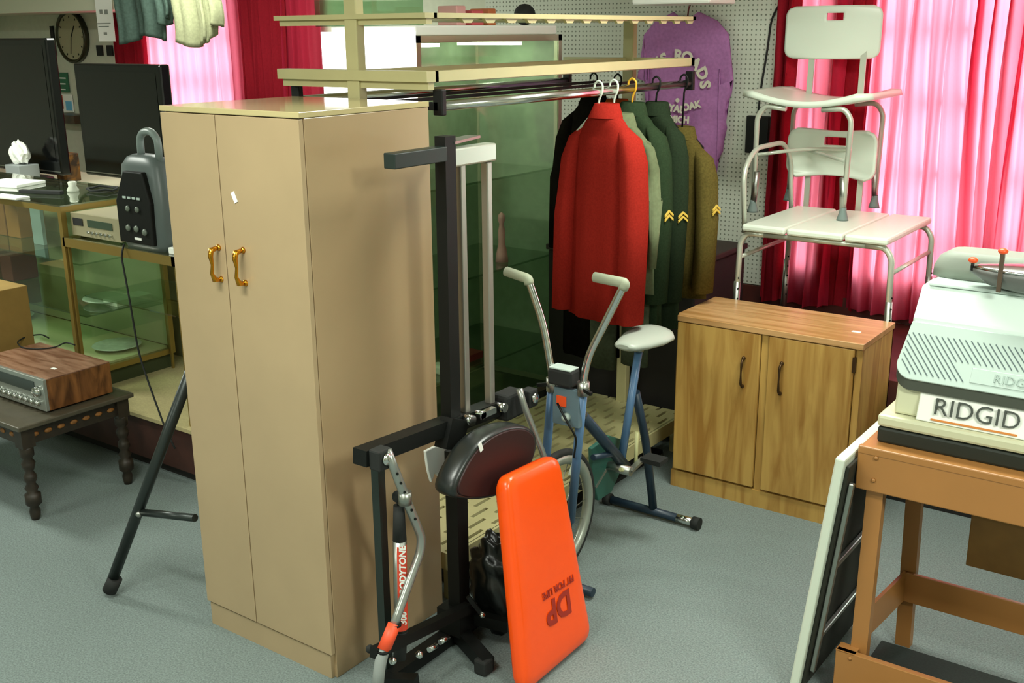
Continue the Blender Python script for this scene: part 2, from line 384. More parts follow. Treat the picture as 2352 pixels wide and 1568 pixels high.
# base deck with real slots
dk = MB(); zs = .19; x0, x1, y0, y1 = RX0, -2.285, RY0, RY1
colw = .05; rowl = .17
nx = int((x1-x0)/colw); ny = int((y1-y0)/rowl)+1
cx = (x1-x0)/nx; cy = (y1-y0)/ny
for i in range(nx):
    for j in range(ny):
        a, b = x0+i*cx, y0+j*cy; off = (i % 2)*cy*.5
        s0_, s1_ = a+cx*.3, a+cx*.62
        dk.box(a, s0_, b, b+cy, zs, zs+.012); dk.box(s1_, a+cx, b, b+cy, zs, zs+.012)
        if off: dk.box(s0_, s1_, b+cy*.3, b+cy*.7, zs, zs+.012)
        else:
            dk.box(s0_, s1_, b, b+cy*.2, zs, zs+.012); dk.box(s0_, s1_, b+cy*.8, b+cy, zs, zs+.012)
dko = dk.build('slotted_base_deck', M_cream, rk)
MB().box(x0, x1, y0-.012, y0, zs-.055, zs+.012).box(x1-.003, x1+.012, y0-.012, y1, zs-.055, zs+.012).build('deck_edge', M_cream, rk)
for x in (x0+.02, x1-.03):
    for y in (y0+.01, y1-.05): B(x-.02, x+.02, y, y+.04, 0, zs-.001, 'base_foot', M_cream, rk)
B(x0+.05, x1-.06, y0+.1, y1-.1, .001, .02, 'deck_shade_sheet', M_dark, rk)  # dark sheet on the floor, painting the shade under the deck

# ================================================================ TALL GLASS SHOWCASE
M_grn = glass('green_showcase_glass', 'eef4ea', .22, .08, 'b8c8b0')
sc = thing('glass_showcase', 'tall green glass display case with white lit canopy behind the clothes rack', 'display case', (-3.6, 4.3, 0))
GX1, GY0, GY1 = -3.2, 3.70, 4.86
GX0 = px(748, 110, Y=GY0).x; GT = 2.03
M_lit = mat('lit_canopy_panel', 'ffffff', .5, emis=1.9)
M_sf = mat('showcase_frame', 'b9b79a', .35, .4)
f = MB()
for x in (GX0, GX1-.03):
    for y in (GY0, GY1-.03): f.box(x, x+.03, y, y+.03, .12, GT)
for z in (.12, GT-.03):
    f.box(GX0, GX1, GY0, GY0+.03, z, z+.03); f.box(GX0, GX1, GY1-.03, GY1, z, z+.03)
    f.box(GX0, GX0+.03, GY0, GY1, z, z+.03); f.box(GX1-.03, GX1, GY0, GY1, z, z+.03)
f.build('metal_frame', M_sf, sc)
B(GX0, GX1, GY0, GY1, 0, .12, 'base', mat('showcase_base', '5a5c48', .6), sc)
B(GX0+.02, GX1-.02, GY0+.02, GY1-.02, GT, GT+.045, 'canopy_top', M_paper, sc, .006)
B(GX0-.004, GX1-.0, GY0-.022, GY0-.003, 1.2, GT+.02, 'lit_front_panel', M_lit, sc)['label'] = 'glowing white front panel'
B(GX1-.008, GX1-.003, GY0+.03, GY1-.03, .15, GT-.03, 'side_pane', M_grn, sc)
B(GX0+.03, GX1-.03, GY1-.028, GY1-.02, .15, GT-.03, 'back_panel', mat('showcase_back', '8a9a7e', .5, noise=.1), sc)
B(GX0+.005, GX0+.012, GY0+.03, GY1-.03, .15, GT-.03, 'far_side_panel', mat('showcase_back', '8a9a7e', .5), sc)
for v in (385, 580, 770):
    z = px(1290, v, X=GX1).z
    B(GX0+.02, GX1-.02, GY0+.04, GY1-.04, z-.005, z+.005, 'glass_shelf', glass('shelf_glass', 'dbe8dc', .1), sc)
zs_ = px(1290, 580, X=GX1).z
fg = px(1152, 520, X=GX1-.12)
MB().lathe((GX1-.12, fg.y, zs_+.005), [(.035, 0), (.03, .04), (.018, .10), (.02, .16), (.012, .20), (.02, .225), (.016, .25), (.002, .262)], 14).build('figurine', mat('pink_porcelain', 'd69a98', .3), None, origin=(GX1-.12, fg.y, zs_+.005))
tag(bpy.data.objects['figurine'], 'pink porcelain figurine on a shelf inside the tall glass showcase', 'figurine')
zs2 = px(1290, 770, X=GX1).z
q = px(1088, 745, X=GX1-.12)
tag(B(-3.4, -3.3, q.y-.06, q.y+.05, zs2+.005, zs2+.04, 'trinket_box', mat('dark_red_box', '7a2420', .4)), 'small dark red box on a low shelf of the tall glass showcase', 'box')
q = px(1012, 785, X=GX1-.12)
tag(B(-3.36, -3.28, q.y-.05, q.y+.02, zs2+.005, zs2+.05, 'china_dish', M_white, None, .01), 'small white china dish at left on the low showcase shelf', 'dish')
B(GX0+.1, GX1-.1, GY1-.3, GY1-.22, GT-.05, GT-.035, 'case_fill_strip', mat('fill_strip_glow', 'f4fff0', .5, emis=9), sc)  # glowing strips added to brighten the dark case interior
B(GX0+.1, GX1-.1, GY0+.2, GY0+.28, GT-.05, GT-.035, 'case_fill_strip', mat('fill_strip_glow', 'f4fff0', .5, emis=9), sc)
# goods on top of the showcase
tz = GT+.045
q = px(1060, 5, X=-3.35)
for k, (dy, w, h, c, lb) in enumerate(((-.10, .07, .09, 'd8a09c', 'pale pink box on top of the showcase, leftmost of its row'), (.02, .09, .07, 'c8565a', 'rose-red box on top of the showcase between pink and orange boxes'), (.15, .06, .08, 'b8683c', 'orange box on top of the showcase beside the black bag'))):
    tag(B(-3.42, -3.3, q.y+dy, q.y+dy+w, tz, tz+h, 'gift_box', mat('box'+c, c, .6), None, .006), lb, 'box', 'boxes on top of the tall showcase')
q = px(1205, 8, X=-3.35)
tag(MB().sphere((-3.35, q.y, tz+.055), .06, (.8, 1.2, .9), 14).build('pouch', M_rub, None, origin=(0, 0, 0)), 'black soft pouch on top of the showcase at right', 'pouch')
M_sg = glass('clear_glass', 'e0eee0', .05)
g = thing('glass_tray', 'clear glass box on top of the showcase at left', 'box', (-3.7, 3.85, tz))
for (a, b, c, d, e, f_) in ((-3.86, -3.5, 3.74, 3.745, tz, tz+.12), (-3.86, -3.5, 4.1, 4.105, tz, tz+.12), (-3.5, -3.495, 3.745, 4.1, tz, tz+.12), (-3.86, -3.5, 3.745, 4.1, tz, tz+.006), (-3.865, -3.86, 3.745, 4.1, tz, tz+.12)):
    B(a, b, c, d, e, f_, 'pane', M_sg, g)

# ================================================================ HANGERS AND GARMENTS
def hanger(x, y, z, m, label, group=None, name='coat_hanger', w=.21, dr=0):
    t = thing(name, label, 'hanger', (x, y, z), group)
    MB().tube([(x-.018, y, z+.012), (x-.018, y, z+.03), (x, y, z+.045), (x+.02, y, z+.03), (x+.02, y, z), (x+.004, y, z-.03), (x, y, z-.075-dr)], .0045, 8, bend=.012).build('hook', m, t)
    MB().tube([(x-w, y, z-.165-dr), (x-.03, y, z-.085-dr), (x, y, z-.075-dr), (x+.03, y, z-.085-dr), (x+w, y, z-.165-dr)], .008, 8, bend=.03).build('arms', m, t)
    return t
def sell(cx, cy, z, a, b, n=28, e=2.6, fold=0, k=9, ph=0, M=None):
    out = []
    for i in range(n):
        t = 2*PI*i/n; c, s = math.cos(t), math.sin(t)
        r = (abs(c)**e+abs(s)**e)**(-1/e); q = 1+fold*math.sin(k*t+ph)
        out.append(Vector((cx+a*r*c*q, cy+b*r*s*(1+fold*2.2*math.sin(k*t+ph+1)), z)))
    return out
def jacket(x, y, zt, zh, hw, m, label, sleeve_z, rz=0, th=.065, group=None, collar=True, flare=1.0, sleeve_r=.055, name='jacket', cat='jacket', chev=None, sw=.05):
    t = thing(name, label, cat, (x, y, zt), group); ph = random.random()*6
    Mx = frame_at((x, y, 0), rz)
    prof = [(.0, .05, .04), (.02, .062, .045), (.05, hw*.58, .05), (.085, hw*.80, th*.85), (.13, hw*.90, th), (.25, hw*.95, th*1.1), (.45, hw*.98*flare, th*1.15), (.7, hw*1.02*flare, th*1.25), (1, hw*1.06*flare, th*1.4)]
    mb = MB(Mx); L_ = zt-zh; rg = []
    for f, a, b in prof:
        z = zt-(f*L_ if f > .12 else f*1.0)
        rg.append(sell(0, 0, z, a, b, 36, 2.2, .05*min(1, f*1.6), 7, ph+f))
    mb.rings(rg, True, False); mb.build('garment_body', m, t, solid=.006)
    for s in (-1, 1):
        sm = MB(Mx); zz = [zt-.07, zt-.115, zt-.2, zt-.35, (zt+sleeve_z)/2-.02, sleeve_z]; xs_ = [hw*.60, hw*.84, hw*.98, hw*1.08, hw*1.14, hw*1.12+.004]; rr = [.02, .042, .052, .052, .052, sw]
        ys = [0, 0, -.005, -.012, -.02, -.035]
        sm.rings([[Vector((s*X_+r*math.cos(2*PI*k/18)*1.0, Y_+r*1.25*math.sin(2*PI*k/18)*(1+.06*math.sin(5*2*PI*k/18+ph)), Z_)) for k in range(18)] for X_, Y_, Z_, r in zip(xs_, ys, zz, [q*sleeve_r/.055 for q in rr])], True, False)
        so = sm.build('sleeve', m, t, solid=.005)
        if chev and s == 1:
            c = MB(Mx); cz = chev; X_ = hw*1.12+sleeve_r*1.02
            for q in range(2):
                z0 = cz-.018*q
                c.prism([(X_, -.045, z0-.02), (X_, -.02, z0), (X_, .005, z0-.02), (X_, .005, z0-.03), (X_, -.02, z0-.01), (X_, -.045, z0-.03)], (.006, 0, 0))
            c.build('chevron_patch', mat('yellow_embroidery', 'd8b64a', .8), so)
    if collar:
        cm = MB(Mx); cm.rings([sell(0, .0, zt-.02, .056, .044, 24, 2), sell(0, 0, zt+.0, .052, .04, 24, 2), sell(0, .005, zt+.022, .048, .036, 24, 2), sell(0, .008, zt+.02, .056, .044, 24, 2), sell(0, 0, zt-.035, .078, .062, 24, 2)], False, False)
        cm.build('collar', m, t)
    return t
RXB = RX1
M_redc = cloth('scarlet_wool', '93271f', noise=.12, scale=140)
M_oliv = cloth('sage_cotton', '646c50', noise=.1)
M_grn1 = cloth('forest_green_wool', '2b3826', noise=.15, scale=140)
M_grn2 = cloth('dark_green_wool', '263022', noise=.15, scale=140)
M_khak = cloth('khaki_wool', '5a4f28', noise=.18, scale=120)
M_rust = cloth('rust_cloth', '8a3c18', noise=.15)
M_blk = cloth('black_cloth', '15130f', noise=.2)
G1 = 'clothes hanging on the cream rack'; G2 = 'hangers on the cream rack'
for y, m_, lb in ((3.76, M_white, 'white plastic hanger holding the scarlet jacket'), (3.88, M_white, 'white plastic hanger just behind the scarlet jacket'), (4.03, mat('yellow_wood', 'd8a428', .4), 'yellow wooden hanger holding the first green jacket'), (4.24, M_black, 'dark hanger holding the second green jacket'), (4.50, M_black, 'dark hanger holding the khaki jacket')):
    hanger(RXB, y, zb_, m_, lb, G2, w=.11, dr=.12 if y > 4.4 else .01)
jacket(RXB+.035, 3.76, 1.745, .885, .165, M_redc, 'scarlet wool jacket hanging first on the cream rack', .90, rz=-.22, sleeve_r=.055, th=.055, group=G1)
jacket(RXB+.03, 3.88, 1.70, .98, .165, M_oliv, 'thin sage green shirt hanging behind the scarlet jacket', 1.1, th=.02, name='shirt', cat='shirt', collar=True, sleeve_r=.03, sw=.03, group=G1)
jacket(RXB+.0, 4.03, 1.735, .80, .175, M_grn1, 'forest green uniform jacket with yellow sleeve patch, nearer of two', .93, th=.05, chev=1.33, rz=-.25, sleeve_r=.048, group=G1)
jacket(RXB+.0, 4.24, 1.725, .76, .18, M_grn2, 'dark green uniform jacket with yellow patch, farther of two', .9, th=.05, chev=1.30, rz=-.45, sleeve_r=.045, group=G1)
jacket(RXB+.0, 4.50, 1.60, .84, .165, M_khak, 'khaki brown uniform jacket hanging last on the rack', .88, th=.05, chev=1.29, rz=-.25, sleeve_r=.05, group=G1)
jacket(-2.60, 4.42, 1.74, 1.15, .14, M_rust, 'rust brown garment behind the green jackets', 1.3, th=.04, collar=False, name='shirt', cat='shirt', sleeve_r=.04, group=G1)
hanger(-2.60, 4.42, zb_, M_black, 'dark hanger holding the rust brown garment', G2, w=.11)
jacket(-2.78, 4.50, 1.74, .45, .15, M_blk, 'long black coat hanging deep inside the rack', 1.0, th=.055, name='coat', cat='coat', group=G1)
hanger(-2.78, 4.50, zb_, M_black, 'dark hanger holding the long black coat', G2, w=.12)
MB().bar((-2.78, RY0+.02, zb_), (-2.78, RY1-.03, zb_), .012, .012).build('inner_rail', M_black, rk)
MB().bar((-2.60, RY0+.02, zb_), (-2.60, RY1-.03, zb_), .012, .012).build('inner_rail', M_black, rk)
# trousers hanging below the red jacket
tr = thing('trousers', 'grey-green trousers hanging below the scarlet jacket', 'trousers', (-2.3, 3.85, .62))
for s, x, z in ((-1, -2.36, .60), (1, -2.20, .64)):
    MB().rings([sell(x, 3.93, zz, .065, .03, 20, 2.2, .04, 5, x) for zz in (1.2, .9, .75, z)], True, False).build('trouser_leg', cloth('grey_green_twill', '3e4434', noise=.15), tr, solid=.004)
# T-shirt on the pegboard
ts = thing('t_shirt', 'purple T-shirt with white printed lettering on the pegboard', 't-shirt', (-2.8, W-.05, 1.3))
tb, tt = px(1540, 28, Y=W-.05), px(1580, 395, Y=W-.05); zt_ = tb.z; cxs = px(1572, 200, Y=W-.05).x; zbm = tt.z
hw = .25
def shirt_poly():
    return [(x*.86, z) for x, z in [(-.09, 0), (-.04, -.03), (.04, -.03), (.09, 0), (.22, -.05), (.30, -.12), (.345, -.36), (.26, -.385), (.25, -.30), (.262, zbm-zt_), (-.262, zbm-zt_), (-.25, -.30), (-.26, -.385), (-.345, -.36), (-.30, -.12), (-.22, -.05)]]
b = bmesh.new(); vs = [b.verts.new((cxs+x, W-.055, zt_+z)) for x, z in shirt_poly()]; b.faces.new(vs)
bmesh.ops.triangulate(b, faces=b.faces); 
for _ in range(3): bmesh.ops.subdivide_edges(b, edges=[e for e in b.edges if e.calc_length() > .05], cuts=1); bmesh.ops.triangulate(b, faces=b.faces)
for v in b.verts:
    lx, lz = v.co.x-cxs, v.co.z-zt_
    v.co.y -= .012+.012*math.sin(lx*26+lz*3)*min(1, -lz*2)
mb = MB(); mb.merge(b, True); mb.build('shirt_cloth', cloth('purple_cotton', 'ae76ac', noise=.1), ts, solid=-.012)
M_print = mat('cream_print', 'd8d2c0', .8)
yf = W-.096
def tx(u, v): return px(u, v, Y=yf)
R_ = .175; cc = tx(1553, 203)
for ch, a in (("'", 128), ('S', 117), ('R', 88), ('O', 70), ('A', 50), ('D', 28), ('S', 8)):
    an = math.radians(a); c = cc+Vector((R_*math.cos(an), 0, R_*math.sin(an)))
    text(ch, .085, c, (math.sin(an), 0, -math.cos(an)), (math.cos(an), 0, math.sin(an)), M_print, 'print_letter', ts, bold=.004)
text('•', .1, tx(1556, 232), (1, 0, 0), (0, 0, 1), M_print, 'print_dot', ts)
text('ROYAL', .052, tx(1540, 248), (1, 0, -.12), (0, 0, 1), M_print, 'print_word', ts, bold=.003)
text('OAK', .052, tx(1588, 244), (1, 0, .25), (0, 0, 1), M_print, 'print_word', ts, bold=.003)
text('MICH', .05, tx(1560, 275), (1, 0, -.03), (0, 0, 1), M_print, 'print_word', ts, bold=.003)
hanger(cxs, W-.04, zt_+.05, mat('dark_red_hanger', '6e1c20', .5), 'dark red hanger holding the purple T-shirt', w=.16)
c = px(1740, 309, Y=W-.03)
bo = B(c.x-.065, c.x+.065, W-.045, W-.013, c.z-.1, c.z+.1, 'wall_plate', M_black, None, .006); tag(bo, 'black rectangular box on the pegboard beside the shower seat', 'box')
cb_ = MB().tube([px(1800, -5, Y=W-.03), px(1772, 40, Y=W-.03), px(1762, 120, Y=W-.03), px(1748, 200, Y=W-.03), (c.x, W-.04, c.z+.1)], .006, 8, bend=.1).build('cable', M_rub); tag(cb_, 'thin black cable running down the pegboard to the black box', 'cable')
q0, q1 = px(1462, 12, Y=5.0), px(1640, 12, Y=5.0)
tag(B(q0.x, q1.x, 4.95, 5.25, q0.z, q0.z+.2, 'hat_box', M_paper, None, .01), 'white box hung high above the purple T-shirt', 'box')
MB().bar((q0.x+.1, 5.1, q0.z+.2), (q0.x+.1, 5.1, 2.8), .01, .01).build('hanging_strap', M_black, bpy.data.objects['hat_box'])

# made-up dark trunk standing in for the dark area behind the rack end
tk = thing('stand_in_trunk', 'made-up dark trunk filling the dark area behind the hanging clothes, left of the base cabinet', 'trunk', (-2.75, 4.95, 0))
B(-3.15, -2.285, 4.66, 5.25, .02, .93, 'stand_in_body', mat('stand_in_dark', '1c1814', .7), tk, .008)
B(-3.16, -2.275, 4.65, 5.26, .93, .96, 'lid', mat('stand_in_dark_lid', '2c241c', .6), tk, .006)  # lid of the made-up trunk
for x in (-3.1, -2.36):
    B(x, x+.05, 4.7, 5.2, 0, .02, 'foot', M_rub, tk)
# ================================================================ WOOD-GRAIN CABINET
M_oak = wood('oak_print_laminate', '9c7030', 'bf9850', (9, 9, .9), .45, 1.7)
M_oaktop = wood('oak_print_top', 'a87c48', 'c89c68', (1, 10, 10), .3, 1.6)
CX0, CX1, CY0, CY1, CZ = -2.1306, -1.2899, 4.1733, 4.578, .8246
cb = thing('base_cabinet', 'low wood-grain cabinet with two doors in front of the window ledge', 'cabinet', ((CX0+CX1)/2, (CY0+CY1)/2, 0))
dz0, dz1 = px(1726, 1118, Y=CY0).z, px(1745, 768, Y=CY0).z
f = MB(); f.box(CX0, CX0+.016, CY0+.018, CY1, 0, CZ-.03); f.box(CX1-.016, CX1, CY0+.018, CY1, 0, CZ-.03); f.box(CX0, CX1, CY1-.01, CY1, 0, CZ-.03)
f.box(CX0+.016, CX1-.016, CY0+.022, CY0+.03, 0, CZ-.03)
f.build('cabinet_body', M_oak, cb)
B(CX0-.004, CX1+.004, CY0-.006, CY1+.002, CZ-.026, CZ, 'worktop', M_oaktop, cb, .002)
B(CX0, CX1, CY0+.004, CY0+.018, 0, dz0-.012, 'plinth', M_oak, cb)
xl, xr = px(1748, 766, Y=CY0).x, px(1768, 768, Y=CY0).x
xr2 = px(1965, 800, Y=CY0).x
B(xl+.004, xr-.004, CY0+.008, CY0+.02, dz0-.02, CZ-.03, 'centre_stile', M_oak, cb)
B(xr2+.003, CX1, CY0+.006, CY0+.02, dz0-.012, CZ-.03, 'side_stile', M_oak, cb)
M_bronze = mat('antique_bronze', '4a3620', .4, .7)
for a, b, hu in ((CX0+.012, xl, (1706, 824, 888)), (xr, xr2, (1793, 836, 905))):
    d = B(a, b, CY0-.004, CY0+.016, dz0, dz1, 'door', M_oak, cb, .003)
    t_, b_ = px(hu[0], hu[1], Y=CY0-.02), px(hu[0]-4, hu[2], Y=CY0-.02); x = (t_.x+b_.x)/2
    h = MB(); h.tube([(x, CY0-.004, t_.z), (x, CY0-.028, t_.z-.01), (x, CY0-.032, (t_.z+b_.z)/2), (x, CY0-.028, b_.z+.01), (x, CY0-.004, b_.z)], [.007, .006, .004, .006, .007], 8, bend=.01)
    h.sphere((x, CY0-.01, t_.z), .009); h.sphere((x, CY0-.01, b_.z), .009)
    h.build('handle', M_bronze, d)['label'] = 'dark bronze bow handle'
q = px(1966, 838, Y=CY0)
B(xr2-.006, xr2+.008, CY0-.008, CY0+.004, q.z-.032, q.z+.032, 'hinge', M_bronze, cb)
q = px(1967, 762, z=CZ)
B(q.x-.018, q.x+.018, q.y-.01, q.y+.01, CZ, CZ+.001, 'price_tag', M_paper, cb)

# ================================================================ TRANSFER BENCH + SHOWER CHAIR
M_alu = mat('aluminium_tube', 'c2c8b8', .3, .35)
M_grey = mat('grey_rubber', '6f7f7a', .7)
SZ = 1.18
bl = thing('transfer_bench', 'white plastic transfer bench with aluminium legs standing on the window ledge', 'bench', (-1.74, 5.08, .56))
bx0, bx1, by0, by1 = px(1693, 518, z=SZ).x, px(2053, 542, z=SZ).x, 4.60, 5.27
x1_, x2_ = px(1805, 520, Y=by0).x, px(1938, 535, Y=by0).x
for a, b in ((bx0, x1_-.004), (x1_+.004, x2_-.004), (x2_+.004, bx1)):
    s = MB().box(a, b, by0, by1, SZ-.032, SZ, .01).build('seat_section', M_white, bl)
L4 = {}
for nm, x, y, ox, oy in (('a', bx0+.03, by0+.03, -.045, 0), ('b', bx1-.03, by0+.03, .045, 0), ('c', bx0+.03, by1-.03, -.045, .0), ('d', bx1-.03, by1-.03, .045, 0)):
    lx, ly = x+ox, y
    l = MB().tube([(x-ox*1.6, ly, SZ-.045), (x+ox*.3, ly, SZ-.045), (lx, ly, SZ-.09), (lx+ox*.2, ly, .60)], .0135, 10, bend=.045).build('leg', M_alu, bl)
    MB().tube([(lx+ox*.11, ly, .9), (lx+ox*.2, ly, .60)], .0165, 10).build('leg_sleeve', M_steel, l)
    MB().lathe((lx+ox*.2, ly, .56), [(.026, 0), (.024, .012), (.017, .03), (.016, .06)], 14).build('rubber_foot', M_grey, l)
    for k in range(5): MB().cyl((lx+ox*.15-.0+.012, ly-.012, .72+.05*k), (lx+ox*.15+.014, ly-.016, .72+.05*k), .004, n=8).build('push_button', M_black, l)
f = MB()
for y in (by0+.03, by1-.03): f.tube([(bx0+.06, y, SZ-.046), (bx1-.06, y, SZ-.046)], .012)
for x in (bx0-.012, bx1+.012): f.tube([(x, by0+.03, SZ-.16), (x, by1-.03, SZ-.16)], .010)
f.build('under_frame', M_alu, bl)
xa = bx0-.03
MB().tube([(xa+.02, by0+.06, SZ-.05), (xa, by0+.06, SZ+.24), (xa, by0+.18, SZ+.33), (xa, by1-.15, SZ+.33), (xa, by1-.04, SZ+.24), (xa+.02, by1-.04, SZ-.05)], .012, 10, bend=.08).build('arm_rail', M_alu, bl)
# curved backrests with a hand slot
def backrest(cx, y, z0, z1, hw, bow, m, parent, slot=(.06, .014), name='backrest', slot_z=.78, off=0, r=.05):
    nx, nz = 40, 22; b = bmesh.new(); g = {}
    def P(i, j):
        u = -1+2*i/nx; v = j/nz
        z = z0+(z1-z0)*v
        H_ = (z1-z0); dz = min(v, 1-v)*H_
        w = hw-(r-math.sqrt(max(0, r*r-(r-dz)**2)) if dz < r else 0)
        return Vector((cx+u*w, y+bow*(1-u*u)-0.04*(v-.5)*0, z))
    for i in range(nx+1):
        for j in range(nz+1): g[i, j] = b.verts.new(P(i, j))
    for i in range(nx):
        for j in range(nz):
            u = (-1+2*(i+.5)/nx)*hw; v = (j+.5)/nz
            if abs(u-off) < slot[0] and abs(v-slot_z)*(z1-z0) < slot[1]: continue
            b.faces.new([g[i, j], g[i+1, j], g[i+1, j+1], g[i, j+1]])
    mb = MB(); mb.merge(b, True); return mb.build(name, m, parent, solid=-.016, bevel=0)
q0, q1 = px(1812, 402, Y=by1+.02), px(2012, 402, Y=by1+.02); qt = px(1900, 318, Y=by1)
backrest((q0.x+q1.x)/2, by1-.02, q0.z+.01, qt.z+.035, (q1.x-q0.x)/2, .06, M_white, bl, (.055, .02), slot_z=.76)
for u in (1845, 1966):
    q = px(u, 470, Y=by1-.0)
    B(q.x-.014, q.x+.014, by1+.035, by1+.045, SZ-.06, q0.z+.12, 'back_post', M_alu, bl)
# shower chair
ft = [px(1717, 490, z=SZ), px(1943, 502, z=SZ), px(2020, 476, z=SZ), px(1800, 460, z=SZ)]
fy0, fy1 = (ft[0].y+ft[1].y)/2, (ft[2].y+ft[3].y)/2
scx = (ft[0].x+ft[1].x+ft[2].x+ft[3].x)/4; hwf = (ft[1].x-ft[0].x)/2
ch = thing('shower_chair', 'white shower chair with curved seat stacked on the transfer bench', 'chair', (scx, (fy0+fy1)/2, SZ))
e0, e1 = px(1707, 205, Y=fy0), px(2000, 205, Y=fy0); mid = px(1860, 240, Y=fy0)
zE, zM = (e0.z+e1.z)/2-.012, mid.z+.012
sx0, sx1 = px(1707, 205, Y=fy0).x, px(2002, 210, Y=fy0).x; scx2 = (sx0+sx1)/2; shw = (sx1-sx0)/2
def seatf(s, t):
    u = -1+2*s; e = 1-abs(2*t-1); rr = (1-math.sqrt(max(0, 1-max(0, 1-e*7)**2)))*.06
    w = shw-rr
    return (scx2+u*w, fy0-.02+(fy1-fy0+.04)*t, zM+(zE-zM)*abs(u)**1.8)
so_ = MB().sheet(seatf, 28, 18).build('seat', M_white, ch, solid=-.028)
LEGT = zM-.035
for i, (fx, fy) in enumerate(((scx-hwf, fy0), (scx+hwf, fy0), (scx+hwf, fy1), (scx-hwf, fy1))):
    s = -1 if i in (0, 3) else 1
    l = MB().tube([(scx2+s*shw*.28, fy, LEGT), (scx2+s*shw*.62, fy, LEGT+.01), (scx2+s*shw*.74, fy, LEGT-.04), (fx, fy, SZ+.03)], .0125, 10, bend=.05).build('leg', M_alu, ch)
    MB().tube([(fx-s*.012, fy, SZ+.2), (fx, fy, SZ+.04)], .0155, 10).build('leg_sleeve', M_steel, l)
    MB().lathe((fx, fy, SZ), [(.028, 0), (.025, .01), (.016, .045), (.0155, .06)], 14).build('rubber_foot', M_grey, l)
zc = px(1750, 356, Y=fy0).z; w_ = hwf*.97
MB().tube([(scx-w_, fy0, zc), (scx-.05, (fy0+fy1)/2, zc+.02), (scx+w_, fy1, zc)], .009, 8, bend=.15).build('cross_brace', M_alu, ch)
MB().tube([(scx+w_, fy0, zc-.005), (scx+.0, (fy0+fy1)/2, zc+.0), (scx-w_, fy1, zc)], .009, 8, bend=.15).build('cross_brace', M_alu, ch)
a0, a1 = px(1800, 135, Y=fy1+.03), px(2020, 135, Y=fy1+.03); at_ = px(1905, 13, Y=fy1+.03)
backrest((a0.x+a1.x)/2, fy1+.03, a0.z, at_.z, (a1.x-a0.x)/2, -.03, M_white, ch, (.044, .016), slot_z=.79, off=.02)
for u in (1862, 1980):
    q = px(u, 160, Y=fy1+.02)
    MB().bar((q.x+.015, fy1-.02, zM-.02), (q.x, fy1+.03, a0.z+.1), .03, .006, (0, 1, 0)).build('back_post', M_alu, ch)

# ================================================================ ORANGE-BROWN STAND
M_or = mat('orange_tan_enamel', 'a8743e', .4, noise=.04, scale=5)
SX, SY, ST = -.916, 3.02, .85
st = thing('tool_stand', 'tan-orange metal stand with crossbars under the grey power tool', 'stand', (SX+.5, SY+.2, 0))
SX1, SY1 = .25, SY+.46
B(SX, SX1, SY, SY1, ST-.012, ST, 'top_plate', M_or, st, .004)
B(SX-.003, SX1, SY-.012, SY+.012, ST-.022, ST+.003, 'front_lip', M_or, st, .004)
B(SX-.003, SX1, SY-.01, SY+.008, px(1972, 1119, Y=SY).z, ST-.018, 'front_apron', M_or, st, .004)
B(SX-.003, SX+.012, SY, SY1, .73, ST-.012, 'side_apron', M_or, st, .003)
B(SX, SX1, SY1-.015, SY1, .72, ST-.012, 'back_apron', mat('dark_red_enamel', '5c2416', .5), st)
lr = px(1922, 1486, Y=SY-.02)
for k, (tx_, ty_, bx_, by_) in enumerate(((px(2014, 1130, Y=SY+.03).x, SY+.03, px(1975, 1490, Y=SY+.03).x, SY+.03), (px(2096, 1150, Y=SY1-.05).x, SY1-.05, px(2074, 1480, Y=SY1-.05).x, SY1-.05), (SX1-.05, SY+.03, SX1-.03, SY+.03), (SX1-.05, SY1-.05, SX1-.03, SY1-.05))):
    dx = (bx_-tx_)/(.7-.1)*.1
    MB().bar((tx_, ty_, ST-.013), (bx_+dx*.6, by_, .0), .05, .035, (0, 1, 0)).build('leg', M_or, st)
B(lr.x, SX1, SY-.03, SY-.008, .02, lr.z, 'front_lower_rail', M_or, st, .003)
B(lr.x, lr.x+.06, SY-.03, SY+.02, lr.z-.004, lr.z+.0, 'rail_flange', M_or, st)
bz1, bz0 = px(2110, 1318, Y=SY1-.07).z, px(2110, 1385, Y=SY1-.07).z
bxl = px(2074, 1380, Y=SY1-.07).x
B(bxl, SX1, SY1-.085, SY1-.07, bz0, bz1, 'back_lower_rail', M_or, st, .002)
MB().bar((px(1985, 1450, Y=SY+.05).x-.005, SY+.05, (bz0+bz1)/2-.0), (bxl, SY1-.07, (bz0+bz1)/2), .012, bz1-bz0).build('side_lower_rail', M_or, st)
for u, v in ((2012, 1052), (2006, 1103), (1952, 1512)):
    q = px(u, v, Y=SY-.012 if v < 1400 else SY-.03)
    MB().lathe((q.x, q.y+.001, q.z), [(.007, 0), (.006, .003), (.002, .005)], 12, (0, -1, 0)).build('rivet', M_or, st)
q0, q1 = px(2232, 1175, Y=SY1-.03), px(2225, 1300, Y=SY1-.03)
B(q0.x, SX1-.02, SY1-.03, SY1-.016, q1.z-.0, .73, 'hanging_board', mat('brown_hardboard', '8c6630', .6, noise=.15, scale=10), st, .004)

tag(B(-.9, .3, 2.7, 3.40, 0, .006, 'stand_shadow_sheet', mat('stand_shadow_grey', '2a322e', .95, noise=.2, scale=150), None, .002), 'dark grey sheet painting the shadow on the carpet beneath the tan stand', 'shadow')  # thin dark sheet painting the stand's shadow onto the carpet
